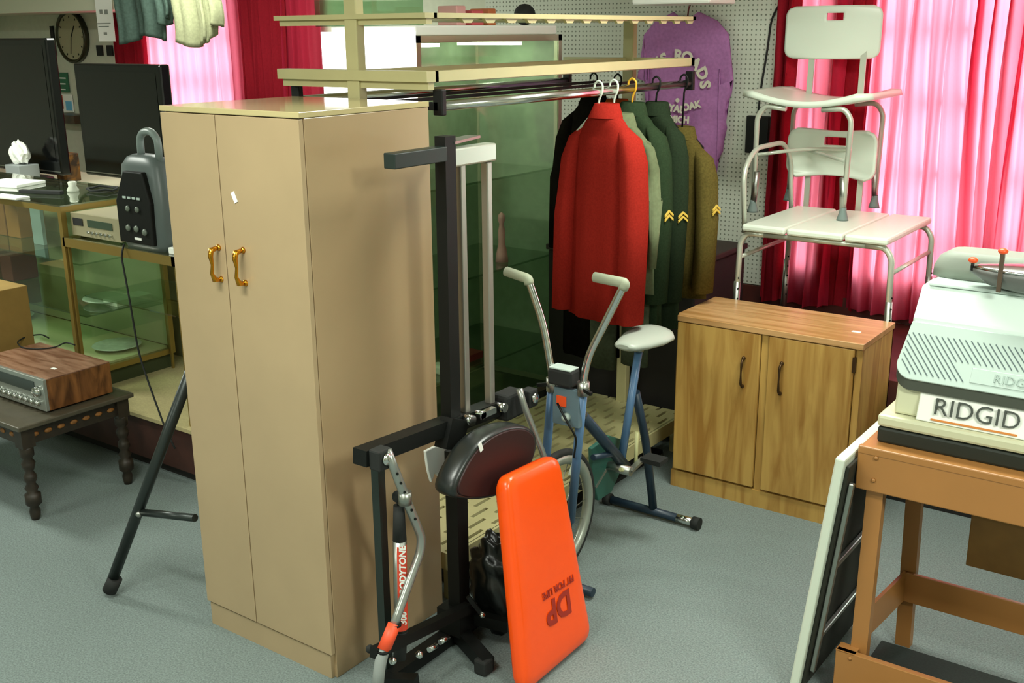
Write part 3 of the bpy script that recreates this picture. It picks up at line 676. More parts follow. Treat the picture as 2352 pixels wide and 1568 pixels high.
# white folding table leaning on the stand
fl = thing('folding_table', 'folded white table leaning on edge against the tan stand', 'table', (-1.02, 3.1, 0))
T0 = px(1961, 1062, Y=2.925); T0 = Vector((-.928, 2.925, T0.z)); Bt = Vector((T0.x-.092, 2.925, .0))
d = (T0-Bt).normalized(); nrm = Vector((d.z, 0, -d.x))   # points right/down
Ly = .52
def slab(a, b, t0, t1, y0, y1, name, m, parent, bev=.004):
    Mx = Matrix((nrm, Vector((0, 1, 0)), d)).transposed().to_4x4(); Mx.translation = Vector((Bt.x, 0, Bt.z))
    Ln = (T0-Bt).length
    return MB(Mx).box(t0, t1, y0, y1, a*Ln, b*Ln, bev).build(name, m, parent)
slab(0.012, 1, -.03, 0.0, 2.925, 2.925+Ly, 'table_top', mat('white_moulded_plastic', 'd3dccb', .4), fl, .006)
slab(0.03, .97, 0.001, .012, 2.945, 2.925+Ly-.02, 'underside', mat('shaded_underside', '25261c', .7), fl)  # shade on the side facing right and down is put into this dark colour
slab(.1, .9, .013, .03, 2.96, 2.98, 'folding_leg', M_steel, fl)
slab(.1, .9, .013, .03, 3.38, 3.40, 'folding_leg', M_steel, fl)
slab(.55, .575, .013, .03, 2.98, 3.38, 'leg_brace', M_steel, fl)
slab(.25, .27, .013, .03, 2.98, 3.38, 'leg_brace', M_steel, fl)

# ================================================================ POWER TOOL ON THE STAND
tl = thing('power_tool', 'large white and grey power tool with raised lettering on its nameplate, on the tan stand', 'tool', (-.4, 3.3, ST))
M_tw = mat('warm_white_plastic', 'cfcfae', .35); M_tg = mat('pale_grey_plastic', 'b4c4bc', .35); M_tdk = mat('dark_grey_edge', '474c42', .6)
X0, X1 = -.887, .2
def profile(poly, x0, x1, name, m, parent, bev=.006, seg=2):
    b = bmesh.new(); a = [b.verts.new((x0, y, z)) for y, z in poly]; c = [b.verts.new((x1, y, z)) for y, z in poly]; n = len(poly)
    b.faces.new(a[::-1]); b.faces.new(c)
    for k in range(n): b.faces.new([a[k], a[(k+1) % n], c[(k+1) % n], c[k]])
    bmesh.ops.recalc_face_normals(b, faces=b.faces)
    if bev: bmesh.ops.bevel(b, geom=list(b.edges), offset=bev, segments=seg, affect='EDGES', profile=.5)
    mb = MB(); mb.merge(b); return mb.build(name, m, parent)
profile([(3.075, ST), (3.45, ST), (3.45, .9), (3.072, .9)], X0, X1, 'black_base', mat('black_base_plastic', '20261f', .6), tl, .008)
profile([(3.068, .902), (3.46, .902), (3.46, .94), (3.066, .94)], X0-.002, X1, 'base_flange', M_tw, tl, .01)
profile([(3.10, .941), (3.45, .941), (3.45, 1.12), (3.115, 1.045)], X0+.035, X1, 'body', M_tw, tl, .008)
# nameplate block
nx0 = px(2105, 950, Y=3.085).x
npl = profile([(3.078, .941), (3.13, .941), (3.14, 1.03), (3.104, 1.022)], nx0, X1, 'nameplate', mat('bright_white_plate', 'f2f4ea', .3), tl, .004)
fn = Vector((0, .026, .081)).normalized()
lx0, lx1 = px(2150, 960, Y=3.09), px(2335, 985, Y=3.09)
text('RIDGID', .071, Vector(((lx0.x+lx1.x)/2, 3.0865, .988)), (1, 0, 0), fn, mat('dark_lettering', '3a4038', .4), 'raised_lettering', npl, ext=.003, bold=-.0006)
MB().bar((lx0.x-.012, 3.0785, .9515), (lx1.x+.005, 3.0785, .9515), .003, .005).build('orange_stripe', mat('orange_print', 'e08a40', .5), npl)
# ribbed lid
LX0 = -.86; A = Vector((0, 3.088, 1.058)); Bk = Vector((0, 3.195, 1.205)); ds = (Bk-A); ln = ds.length; dn = ds.normalized(); up_ = Vector((0, -dn.z, dn.y))
Ml = Matrix((Vector((1, 0, 0)), dn, up_)).transposed().to_4x4(); Ml.translation = Vector((0, A.y, A.z))
b = bmesh.new(); pl = []; R_ = .05
for k in range(9):
    a = PI+k/8*PI/2; pl.append((LX0+R_+R_*math.cos(a), R_+R_*math.sin(a)))
pl += [(X1, 0), (X1, ln), (LX0+.012, ln)]
mb = MB(); mb.prism([Ml @ Vector((x, y, -.0085)) for x, y in pl], (0, 0, -.03)); mb.build('lid_edge', M_tdk, tl)
mb = MB(Ml); mb.prism([(x, y, -.008) for x, y in pl], (0, 0, .008)); lid = mb.build('ribbed_lid', M_tg, tl, bevel=.002)
M_groove = mat('groove_grey', '4e5e60', .6)
k = 0; x = LX0-.06
gb = MB(Ml)
while x < X1-.1:
    # diagonal ribs standing up from the lid, leaving grooves between them
    xa_, ya_, xb_, yb_ = x, ln*.80, x+.105, ln*.1
    lim = px(2225, 890, Y=3.1).x
    if xb_ > lim: yb_ = ln*.42; xb_ = x+.105*(.38/.70)
    if xa_ < LX0+.012:
        f_ = (LX0+.012-xa_)/(xb_-xa_); xa_ = LX0+.012; ya_ = ya_+(yb_-ya_)*f_
    if xb_ > xa_+.01:
        MB(Ml).bar((xa_, ya_, .0006), (xb_, yb_, .0006), .0026, .0018).build('groove', M_groove, lid)
    x += .0165
lim = px(2225, 890, Y=3.1).x
MB(Ml).box(lim, X1, .02, .065, .0, .002, .001).build('raised_badge', M_tg, lid)
text('RIDGID', .036, Ml @ Vector((lim+.12, .042, .003)), (1, 0, 0), dn, mat('badge_grey', '9fb0a8', .4), 'badge_lettering', lid, ext=.0015)
# rear sloping panel and top
profile([(3.20, 1.12), (3.45, 1.12), (3.45, 1.302), (3.268, 1.302), (3.202, 1.214)], LX0+.01, X1, 'rear_cover', mat('cool_white_plastic', 'dfeee6', .3), tl, .008)
profile([(3.262, 1.303), (3.45, 1.303), (3.45, 1.312), (3.268, 1.312)], LX0+.03, X1, 'top_plate', M_tg, tl, .003)
profile([(3.14, 1.045), (3.45, 1.045), (3.45, 1.2), (3.205, 1.185)], LX0+.03, X1-.01, 'inner_wall', M_tdk, tl, 0)
TT = 1.313
# grey domed tub and clamp pan on the tool
q0 = px(2150, 640, Y=3.44); q1 = px(2330, 640, Y=3.44)
tb_ = thing('grey_tub', 'upturned grey plastic tub standing behind the orange-knobbed pan', 'tub', (-.55, 3.42, TT))
mb = MB(); n = 28
def rr(cx, cy, z, a, b): return sell(cx, cy, z, a, b, 32, 4)
cxm = (q0.x+q1.x)/2+.05; aw = cxm-q0.x
mb.rings([rr(cxm, 3.42, TT, aw, .075), rr(cxm, 3.42, TT+.03, aw*.99, .073), rr(cxm, 3.42, TT+.06, aw*.90, .068), rr(cxm, 3.42, TT+.078, aw*.72, .06), rr(cxm, 3.42, TT+.08, aw*.68, .05)]); mb.build('tub_shell', mat('grey_tub_plastic', '8f968a', .6), tb_)
B(cxm+aw*.5, cxm+aw*.95, 3.33, 3.345, TT+.03, TT+.065, 'dark_vent', M_rub, tb_)
pn = thing('clamp_pan', 'chrome-topped grey pan with orange knobs lying on the power tool', 'pan', (-.5, 3.3, TT))
px0 = px(2222, 640, Y=3.27); 
cxp = px0.x+.26
mb = MB(); mb.rings([[Vector((cxp+(.26 if math.cos(2*PI*k/40) < 0 else .3)*s*math.cos(2*PI*k/40), 3.285+.075*s*math.sin(2*PI*k/40), TT+h)) for k in range(40)] for s, h in ((.55, .0), (.8, .012), (1, .045), (1.0, .058))]); mb.build('pan_body', mat('grey_pan', '6c6e6a', .4), pn)
mb = MB(); mb.rings([[Vector((cxp+(.26 if math.cos(2*PI*k/40) < 0 else .3)*s*math.cos(2*PI*k/40), 3.285+.075*s*math.sin(2*PI*k/40), TT+h)) for k in range(40)] for s, h in ((1.0, .059), (.9, .067), (.5, .078), (.02, .08))]); mb.build('chrome_lid', M_chrome, pn)
M_ork = mat('orange_knob_plastic', 'ff5a24', .4)
q = px(2232, 628, Y=3.265)
MB().cyl((q.x, 3.265, TT+.05), (q.x, 3.265, TT+.076), .005).build('knob_stem', M_black, pn)
MB().sphere((q.x, 3.265, TT+.08), .013, (1.1, 1, .7)).build('knob', M_ork, pn)
q = px(2304, 580, Y=3.225)
MB().bar((q.x, 3.225, TT+.004), (q.x, 3.225, q.z), .010, .012).build('clamp_arm', mat('brown_steel', '6c5a4c', .4, .5), pn)
MB().sphere((q.x, 3.225, q.z+.004), .013, (1.1, 1, .7)).build('knob', M_ork, pn)

# ================================================================ ROWING / WEIGHT MACHINE
XM = -2.1
mc = thing('exercise_machine', 'black exercise machine folded upright with chrome rails against the wardrobe side', 'exercise machine', (XM, 2.5, 0))
def mx_(u, v, X=XM): return px(u, v, X=X)
MB().bar(mx_(1036, 975), mx_(1022, 312), .042, .05, (0, 1, 0)).build('upper_post', M_black, mc)
MB().bar(mx_(1057, 1478), mx_(1048, 1110)+Vector((0, 0, .12)), .05, .055, (0, 1, 0)).build('lower_post', M_black, mc)
p = mx_(893, 352)
B(XM-.022, XM+.022, p.y, 2.53, p.z-.045, p.z, 'top_arm', mat('dark_green_black', '1c2824', .4), mc, .003)
for u in (1055, 1114):
    a, b = mx_(u, 372), mx_(u+14, 925)
    y = (a.y+b.y)/2; B(XM-.014, XM+.014, y-.013, y+.013, .82, a.z, 'chrome_rail', mat('satin_rail', 'a8a49a', .3, .7), mc, .004)
a, b = mx_(1032, 350), mx_(1130, 350)
B(XM-.03, XM+.02, a.y, b.y, a.z-.045, a.z+.012, 'rail_head', mat('cast_bracket', 'c8ccc0', .3, .6), mc, .006)
MB().bar((XM, 2.56, a.z+.03), (XM-.06, b.y-.02, a.z+.03), .05, .008).build('head_plate', M_steel, mc)
# cross bar
ca_, cb2 = mx_(825, 1030), mx_(1205, 892)
zc_ = (ca_.z+cb2.z)/2
MB().bar((XM, ca_.y, ca_.z-.028), (XM, cb2.y, cb2.z-.028), .055, .05).build('cross_beam', M_black, mc)
for y, z in ((ca_.y+.03, ca_.z-.03), (cb2.y-.05, cb2.z-.01)):
    k_ = B(XM+.025, XM+.07, y-.02, y+.035, z-.035, z+.03, 'pivot_block', M_rub, mc, .006)
    MB().lathe((XM+.07, y+.01, z), [(.02, 0), (.018, .008), (.004, .012)], 14, (1, 0, 0)).build('bolt', M_chrome, k_)
MB().bar(mx_(866, 1040, XM-.03), Vector((XM-.05, mx_(886, 1480, XM-.05).y, 0.02)), .03, .03, (0, 1, 0)).build('rear_strut', mat('dark_green_black', '1c2824', .4), mc)
M_arm = mat('perforated_steel_tube', 'a9aca6', .3, .75)
XA = -2.02
pts = [px(890, 1033, X=XA-.02), px(900, 1062, X=XA), px(932, 1145, X=XA), px(968, 1232, X=XA), px(966, 1265, X=XA), px(925, 1378, X=XA), px(901, 1446, X=XA), px(874, 1510, X=XA), px(866, 1590, X=XA)]
arm = MB().tube(pts[:7], [.013, .014, .0145, .0145, .0145, .0145, .0145], 12, bend=.05).build('rowing_arm', M_arm, mc)
MB().tube([pts[6], pts[7], pts[8]], .0185, 12, bend=.04).build('grey_grip', mat('grey_foam', '8f9490', .7), arm)
g0, g1 = px(906, 1433, X=XA), px(881, 1493, X=XA)
MB().tube([g0, g1], .021, 14).build('orange_sleeve', mat('orange_sticker', 'e8502a', .5), arm)
for q in (g0, g1): MB().tube([q-Vector((0, 0, .004)), q+Vector((0, 0, .004))], .022, 14).build('black_ring', M_black, arm)
for f_ in (.15, .3, .45, .6, .75, .9):
    q = px(900, 1062, X=XA).lerp(px(955, 1200, X=XA), f_)
    MB().cyl(q+Vector((.011, -.006, 0)), q+Vector((.0155, -.009, 0)), .0045, n=8).build('adjust_hole', M_black, arm)
q = px(930, 1143, X=XA)
MB().tube([q+Vector((0, 0, .02)), q-Vector((0, 0, .02))], .021, 14).build('clamp_collar', M_steel, arm)
# far arm
fa = MB().tube([px(1193, 893, X=-2.03), px(1205, 935, X=-2.01), px(1250, 1050, X=-1.97), px(1262, 1120, X=-1.96)], .012, 10, bend=.03).build('rowing_arm', M_arm, mc)
# shock cylinder
XS = -2.055
c0, c1, c2, c3, c4 = (px(u, v, X=XS) for u, v in ((914, 1140), (916, 1160), (918, 1240), (921, 1448), (918, 1512)))
sk = MB().tube([c2, c3], .0215, 18).build('shock_cylinder', M_steel, mc)
MB().tube([c1, c2], [.017, .022], 14).build('rubber_boot', M_rub, sk)
MB().tube([c3, c4], .021, 14).build('lower_cap', M_rub, sk)
MB().sphere(c0, .019).build('ball_joint', M_rub, sk)
MB().cyl(c0, c1, .006).build('piston_rod', M_chrome, sk)
view = Vector((.62, -.78, 0)).normalized(); side = Vector((view.y*-1, view.x, 0))
axd = (c2-c3).normalized()
# orange-red label: an open shell half wrapped round the cylinder, with white lettering
n = 12; lab = MB(); rings_ = []
def shell(p, r): return [p+r*(math.cos(a)*view+math.sin(a)*side) for a in [(-.35+k/n*1.75) for k in range(n+1)]]
t0, t1 = c3.lerp(c2, .03), c3.lerp(c2, .96)
lab.sheet(lambda s, t: shell(t0.lerp(t1, t), .0222)[int(round(s*n))], n, 2); lab.build('orange_label', mat('orange_red_label', 'd8452c', .5), sk)
vd = (math.cos(.45)*view+math.sin(.45)*side)
sd = -(math.cos(.45)*side-math.sin(.45)*view)
text('BODYTONE', .030, c3.lerp(c2, .70)+vd*.0235, axd, sd, M_paper, 'white_lettering', sk, ext=.0005, shear=.3, bold=.001)
text('300', .030, c3.lerp(c2, .17)+vd*.0235, axd, sd, M_paper, 'white_lettering', sk, ext=.0005, shear=.3, bold=.001)
# base
bs_ = MB(); bs_.bar((XM-.02, 2.22, .03), (XM-.02, 2.74, .03), .05, .045); bs_.build('base_rail', M_black, mc)
a, b = px(858, 1500, X=-2.04), px(1075, 1395, X=-2.04)
MB().bar(a, b, .03, .035).build('base_rail', M_black, mc)
MB().bar((-2.13, 2.56, .05), (-1.90, 2.46, .03), .045, .05).build('base_foot', M_black, mc)
MB().bar((-2.13, 2.58, .09), (-1.93, 2.62, .09), .035, .04).build('base_foot', M_black, mc)
B(-1.94, -1.89, 2.43, 2.48, 0, .055, 'foot_cap', M_rub, mc, .008)
MB().bar((XM, 2.50, .10), (XM, 2.60, .10), .10, .09).build('post_socket', M_black, mc)
for u0, v0, u1, v1 in ((985, 1492, 1002, 1482), (1010, 1475, 1030, 1462)):
    MB().cyl(px(u0, v0, X=-2.0), px(u1, v1, X=-2.0), .009).build('chrome_pin', M_chrome, mc)
MB().sphere(px(963, 1503, X=-2.0), .013).build('chrome_nut', M_chrome, mc)
MB().sphere(px(902, 1517, X=-2.02), .013).build('chrome_nut', M_chrome, mc)
MB().sphere(px(1108, 1412, X=-1.98), .011).build('chrome_nut', M_chrome, mc)
MB().bar(px(1075, 1370, X=-2.02), px(1105, 1408, X=-1.99), .014, .014).build('lock_lever', M_black, mc)
MB().sphere(px(850, 1490, X=-2.1), .014).build('end_cap', M_rub, mc)
MB().bar((XM-.02, 2.2, .03), (-2.02, 2.24, .04), .04, .04).build('base_corner', M_black, mc)
# gears and chrome pieces behind the seat at the crossbeam
for u, v, r in ((1070, 962, .018), (1145, 933, .016), (1095, 950, .014)):
    MB().cyl(px(u, v, X=-2.07), px(u, v, X=-2.07)+Vector((.03, 0, 0)), r).build('chrome_bolt', M_chrome, mc)
MB().bar(px(1098, 957, X=-2.05), px(1135, 940, X=-2.05), .02, .02).build('chrome_bracket', M_chrome, mc)
q = px(1172, 925, X=-2.08); B(-2.12, -2.05, q.y-.06, q.y+.05, q.z-.05, q.z+.045, 'hub_block', M_rub, mc, .012)
MB().bar(px(1045, 960, X=-2.08), px(1030, 1030, X=-2.08), .05, .09, (0, 1, 0)).build('gusset', M_black, mc)
# seat pad
XF = -1.93
out = [(1042, 1135), (1050, 1100), (1078, 1048), (1110, 1012), (1150, 988), (1190, 978), (1220, 985), (1234, 1008), (1230, 1045), (1210, 1085), (1180, 1115), (1145, 1138), (1100, 1147), (1062, 1146)]
pp = [px(u, v, X=XF) for u, v in out]
# smooth outline
cl = []
for k in range(len(pp)):
    a, b, c, d_ = pp[k-1], pp[k], pp[(k+1) % len(pp)], pp[(k+2) % len(pp)]
    for t in (0, .33, .66): cl.append(.5*((2*b)+(c-a)*t+(2*a-5*b+4*c-d_)*t*t+(3*b-a-3*c+d_)*t**3))
cen = sum(cl, Vector())/len(cl)
def sc_(f, dx): return [Vector((XF+dx, cen.y+(p.y-cen.y)*f, cen.z+(p.z-cen.z)*f)) for p in cl]
mb = MB(); mb.rings([sc_(.9, -.082), sc_(.98, -.078), sc_(1.02, -.06), sc_(1.02, -.02), sc_(.99, -.004), sc_(.94, 0)])
M_vinyl = mat('black_vinyl', '1c201e', .32, spec=.6); stp = mb.build('seat_pad', M_vinyl, mc)
mb = MB(); mb.rings([sc_(.93, .0), sc_(.9, .004)]); mb.build('seat_base', mat('black_red_board', '2a0a0a', .5), stp)['label'] = 'dark red-black underside board'
q = px(1104, 1026, X=XF+.006); MB(Matrix.Translation(q) @ Matrix.Rotation(.35, 4, 'X')).box(-.001, .001, -.008, .008, -.016, .016).build('price_tag', M_paper, stp)
# orange pad
P_ = [Vector((-1.845, 2.44, .715)), Vector((-1.845, 2.80, .715)), Vector((-1.715, 2.86, .015)), Vector((-1.715, 2.37, .015))]
P_[0] = px(1163, 1100, X=-1.845); P_[1] = px(1285, 1042, X=-1.845); P_[2] = px(1368, 1500, X=-1.712); P_[3] = px(1208, 1600, X=-1.72)
_n = (P_[1]-P_[0]).cross(P_[2]-P_[0]).normalized(); P_[3] = P_[3]-_n*(P_[3]-P_[0]).dot(_n)
for i in (2, 3):
    k0 = P_[1] if i == 2 else P_[0]; P_[i] = k0+(P_[i]-k0)*((k0.z-.012)/(k0.z-P_[i].z))
ob = thing('bench_pad', 'bright orange padded board standing on edge in front of the exercise machine', 'pad', (-1.74, 2.6, 0))
nn = (P_[1]-P_[0]).cross(P_[3]-P_[0]).normalized()
if nn.x < 0: nn = -nn
def roundpoly(P, r, seg=6):
    o = []
    n = len(P)
    for k in range(n):
        a, b, c = P[k-1], P[k], P[(k+1) % n]; p0 = b+(a-b).normalized()*r; p1 = b+(c-b).normalized()*r
        for s in range(seg+1):
            t = s/seg; o.append((1-t)**2*p0+2*t*(1-t)*b+t*t*p1)
    return o
rp = roundpoly(P_, .05); ce = sum(rp, Vector())/len(rp)
def rg(ins, dz): return [p+(ce-p).normalized()*ins+nn*dz for p in rp]
mb = MB(); mb.rings([rg(.012, -.052), rg(.002, -.045), rg(0, -.03), rg(.0, -.016), rg(.004, -.006), rg(.014, .0), rg(.04, .003), rg(.09, .004)])
mb.build('padded_cover', mat('orange_vinyl', 'ff5206', .3, noise=.02, spec=.5, coat=.2), ob)
def onpad(u, v):
    d_ = ray(u, v); o_ = Vector((0, 0, CH)); t = (P_[0]+nn*.0062-o_).dot(nn)/d_.dot(nn); return o_+t*d_
M_logo = mat('maroon_print', '9c2410', .6)
e_r = (P_[0]-P_[1]).normalized(); e_u = (P_[3]-P_[0]).normalized()
text('DP', .115, onpad(1284, 1392), e_r, e_u, M_logo, 'logo_letters', ob, ext=.0006, bold=.004)
text('FIT FOR LIFE', .034, onpad(1283, 1347), e_r, e_u, M_logo, 'slogan_letters', ob, ext=.0006, bold=.001)
# white paper and black bag behind the machine
a = [px(u, v, X=-2.18) for u, v in ((978, 1036), (1000, 1025), (1032, 1030), (1040, 1075), (1022, 1110), (1000, 1085), (992, 1108), (984, 1080))]
tag(MB().prism(a, (-.012, 0, 0)).build('paper_bag', M_paper, None, origin=a[3], bevel=.003), 'torn white paper hanging beside the wardrobe behind the black seat pad', 'paper')
bgm = MB(); b = bmesh.new(); bmesh.ops.create_icosphere(b, subdivisions=4, radius=1)
for v in b.verts:
    n_ = v.co.copy(); r = 1+.07*math.sin(n_.x*9+n_.z*5)+.06*math.sin(n_.y*11+n_.z*8)+.04*math.sin(n_.z*17)
    z = .19+n_.z*.19*r
    v.co = Vector((-2.02+n_.x*.12*r, 2.69+n_.y*.075*r, max(0.002, z)))
bgm.merge(b, True); tag(bgm.build('bag_and_reflection_lump', mat('black_plastic', '0c0f0d', .3), None, origin=(-2.02, 2.69, 0)), 'black plastic bag slumped on the floor behind the orange board', 'bag')

# ================================================================ EXERCISE BIKE
M_blue = mat('blue_enamel', '4c6c8e', .35); M_navy = mat('navy_enamel', '1e3040', .4); M_teal = mat('teal_plastic', '2c5c50', .5)
XBk = -2.03
bk = thing('exercise_bike', 'blue upright exercise bike with grey saddle and swept chrome handlebars', 'exercise bike', (XBk, 3.4, 0))
def bp_(u, v, X=XBk): return px(u, v, X=X)
WC = Vector((XBk-.02, 3.09, .28)); WR = .25
rim = MB().tube([WC+WR*Vector((0, math.cos(2*PI*k/48), math.sin(2*PI*k/48))) for k in range(48)], .015, 10, closed=True).build('wheel', M_rub, bk)
MB().tube([WC+(WR-.025)*Vector((0, math.cos(2*PI*k/48), math.sin(2*PI*k/48))) for k in range(48)], .021, 8, closed=True, flat=1.0).build('rim', mat('grey_rim', '9aa094', .35, .5), rim)
sp_ = MB()
for k in range(16):
    a = 2*PI*k/16; sp_.cyl(WC+Vector((.02*(-1)**k, 0, 0)), WC+(WR-.03)*Vector((0, math.cos(a), math.sin(a))), .0018, n=6)
s_ = sp_.build('spokes', M_steel, rim)
MB().cyl(WC+Vector((-.04, 0, 0)), WC+Vector((.04, 0, 0)), .018).build('hub', M_steel, rim)
# fork / uprights
YH = 3.0
cL, cR = px(1268, 880, Y=YH), px(1340, 890, Y=YH)
aL, aR = WC+Vector((-.065, 0, 0)), WC+Vector((.065, 0, 0))
for c_, a_ in ((cL, aL), (cR, aR)): MB().tube([a_, c_], .0165, 12).build('fork_leg', M_blue, bk)
for top, e, c_ in (((1213, 640), (1163, 623), cL), ((1436, 650), (1366, 636), cR)):
    t_, g_ = px(*top, Y=YH-.02), px(*e, Y=YH-.01)
    midp = [px(1248, 745, Y=YH-.01)] if top[0] < 1300 else [px(1352, 815, Y=YH-.01)]
    hb_ = MB().tube([c_-Vector((0, 0, .03)), c_+Vector((0, 0, .03))]+midp+[t_, t_.lerp(g_, .3)], .0135, 12, bend=.06).build('handlebar', M_chrome, bk)
    MB().tube([t_.lerp(c_, .05), t_, g_], .0175, 12, bend=.045).build('rubber_grip', mat('pale_grip', '9ea48c', .6), hb_)
    MB().tube([c_-Vector((0, 0, .028)), c_+Vector((0, 0, .022))], .0215, 14).build('clamp_collar', M_steel, hb_)
    MB().bar(c_+Vector((0, -.01, 0)), c_+Vector((.045 if top[0] > 1300 else -.05, -.02, -.01)), .012, .012).build('clamp_knob', M_black, hb_)
w0, w1 = px(1272, 905, Y=YH), px(1336, 975, Y=YH)
B(cL.x+.01, cR.x-.01, YH-.012, YH+.012, px(1300, 975, Y=YH).z, px(1300, 890, Y=YH).z, 'front_plate', mat('grey_blue_panel', '5c7078', .5), bk, .003)
q0, q1 = px(1279, 907, Y=YH-.014), px(1300, 935, Y=YH-.014)
B(q0.x, q1.x, YH-.016, YH-.011, q1.z, q0.z, 'orange_sticker', mat('orange_sticker2', 'e8501c', .5), bk)
q0, q1 = px(1268, 840, Y=YH), px(1322, 888, Y=YH)
mt = B(q0.x, q1.x, YH-.03, YH+.03, q1.z, q0.z, 'speed_meter', M_rub, bk, .008)
B(q0.x+.004, q1.x-.004, YH-.028, YH+.028, q0.z, q0.z+.006, 'meter_face', M_tg, mt, .002)
q = px(1300, 958, Y=YH-.02); MB().lathe((q.x, YH-.012, q.z), [(.016, 0), (.014, .018), (.004, .022)], 14, (0, -1, 0)).build('tension_knob', M_tg, bk)
MB().tube([px(1280, 925, Y=YH-.04), px(1300, 965, Y=YH-.05), px(1325, 1005, Y=YH-.04), px(1318, 1050, Y=YH+.02)], .004, 8, bend=.05).build('brake_cable', M_black, bk)
q0, q1 = px(1328, 1042, X=XBk+.04), px(1312, 1092, X=XBk+.04)
MB().bar(q0, q1, .012, .022, (1, 0, 0)).build('brake_lever', mat('pale_lever', 'b9c2b0', .4), bk)
# main tube
mt0, mt1 = bp_(1330, 945), bp_(1443, 1078)
MB().tube([mt0, mt1], .022, 12).build('main_tube', M_navy, bk)
MB().tube([mt0+(mt0-mt1).normalized()*.02, mt0+(mt1-mt0).normalized()*.03], .0225, 12).build('tube_sleeve', M_steel, bk)
sa = bp_(1467, 806); sb_ = bp_(1427, 1058)
MB().tube([sb_, sa], .0165, 12).build('seat_tube', M_blue, bk)
ra, rb, rc = bp_(1460, 900), bp_(1483, 1010), bp_(1500, 1165)
MB().tube([ra, rb, rc], .018, 12, bend=.06).build('rear_strut', M_navy, bk)
f0, f1 = px(1392, 1148, Y=rc.y), px(1604, 1204, Y=rc.y)
zf = .028
ff = MB().tube([(f0.x+.03, rc.y, zf), (f1.x-.10, rc.y, zf)], .018, 12).build('rear_foot_bar', M_navy, bk)
MB().tube([(f1.x-.10, rc.y, zf), (f1.x-.02, rc.y, zf)], .0185, 12).build('chrome_band', M_chrome, ff)
for x in (f0.x+.01, f1.x-.01): MB().tube([(x-.016, rc.y, zf), (x+.016, rc.y, zf)], .027, 14).build('rubber_cap', M_rub, ff)
MB().tube([(XBk-.2, WC.y-.02, zf), (XBk+.16, WC.y-.02, zf)], .018, 12).build('front_foot_bar', M_navy, bk)
for s in (-1, 1): MB().tube([WC+Vector((s*.06, 0, 0)), (XBk-.03+s*.06, WC.y-.02, zf+.01)], .012).build('foot_strut', M_navy, bk)
# crank, pedals, chain guard
bb = bp_(1420, 1075)
MB().cyl(bb+Vector((-.06, 0, 0)), bb+Vector((.06, 0, 0)), .02).build('crank_axle', M_steel, bk)
gq = [bp_(u, v, XBk-.045) for u, v in ((1360, 1030), (1400, 1000), (1432, 1010), (1440, 1050), (1405, 1130), (1375, 1150), (1362, 1100))]
MB().prism(gq, (-.02, 0, 0)).build('chain_guard', M_teal, bk, bevel=.004)
MB().bar(bb+Vector((.055, 0, 0)), bp_(1478, 1052, XBk+.06), .012, .024, (1, 0, 0)).build('crank_arm', M_steel, bk)
q = bp_(1480, 1050, XBk+.06); MB().bar(q, q+Vector((.09, 0, 0)), .07, .02).build('pedal', M_rub, bk)
MB().bar(bb-Vector((.055, 0, 0)), bb+Vector((-.055, -.1, -.06)), .012, .024, (1, 0, 0)).build('crank_arm', M_steel, bk)
MB().bar(bb+Vector((-.06, -.1, -.06)), bb+Vector((-.15, -.1, -.06)), .07, .02).build('pedal', M_rub, bk)
MB().tube([bp_(1463, 992, XBk+.03), bp_(1460, 1070, XBk+.03), bp_(1445, 1082, XBk+.03), bp_(1425, 1078, XBk+.03)], .008, 8, bend=.03).build('guard_wire', mat('pale_wire', 'a8a878', .4), bk)
for u in (1445,): MB().tube([bp_(1362, 1050), bp_(1420, 1040)], .012).build('chain_stay', M_navy, bk)
# saddle
sc0 = sa+Vector((0, 0, .075)); sd_ = MB()
rs = []
for f_, w, h, dz in ((-.15, .03, .012, .008), (-.13, .05, .03, .004), (-.06, .075, .045, 0), (.03, .10, .05, 0), (.09, .105, .048, .004), (.125, .08, .035, .01), (.14, .04, .015, .012)):
    rs.append([Vector((sc0.x+w*math.cos(2*PI*k/20), sc0.y+f_+.02, sc0.z+dz-.035+(h*.75 if math.sin(2*PI*k/20) > 0 else h*.55)*math.sin(2*PI*k/20))) for k in range(20)])
sd_.rings(rs).build('saddle', mat('grey_saddle_vinyl', 'a9b0a4', .35), bk)
MB().cyl(sa, sa+Vector((0, 0, .02)), .02).build('saddle_clamp', M_steel, bk)
# ================================================================ LEFT SIDE: GLASS COUNTERS
M_cg = glass('counter_glass', 'f2f7f0', .05, .01)
M_cream_int = mat('cream_interior', 'c4c49a', .6)
def frame_box(x0, x1, y0, y1, z0, z1, t, parent, m, name='metal_frame', posts=True):
    f = MB()
    for z in (z0, z1-t):
        f.box(x0, x1, y0, y0+t, z, z+t); f.box(x0, x1, y1-t, y1, z, z+t); f.box(x0, x0+t, y0+t, y1-t, z, z+t); f.box(x1-t, x1, y0+t, y1-t, z, z+t)
    f.build(name, m, parent)
    if posts:
        for x in (x0, x1-t):
            for y in (y0, y1-t): B(x, x+t, y, y+t, z0+t, z1-t, 'corner_post', m, parent)
AX1, AX0, AY0, AY1, AZ1 = -4.84, -7.4, 2.91, 3.49, 1.24
ca_t = thing('glass_counter', 'long glass showcase counter holding plates and boxes, under the cardboard box side', 'counter', (-6.1, 3.2, .28))
frame_box(AX0, AX1, AY0, AY1, .36, AZ1, .028, ca_t, M_goldanod)
B(AX0+.02, AX1-.02, AY0+.02, AY1-.01, .28, .36, 'base_plinth', mat('olive_base', '3c4428', .6), ca_t)
B(AX0+.03, AX1-.03, AY0+.03, AY1-.03, .388, .40, 'interior_floor', M_cream_int, ca_t)
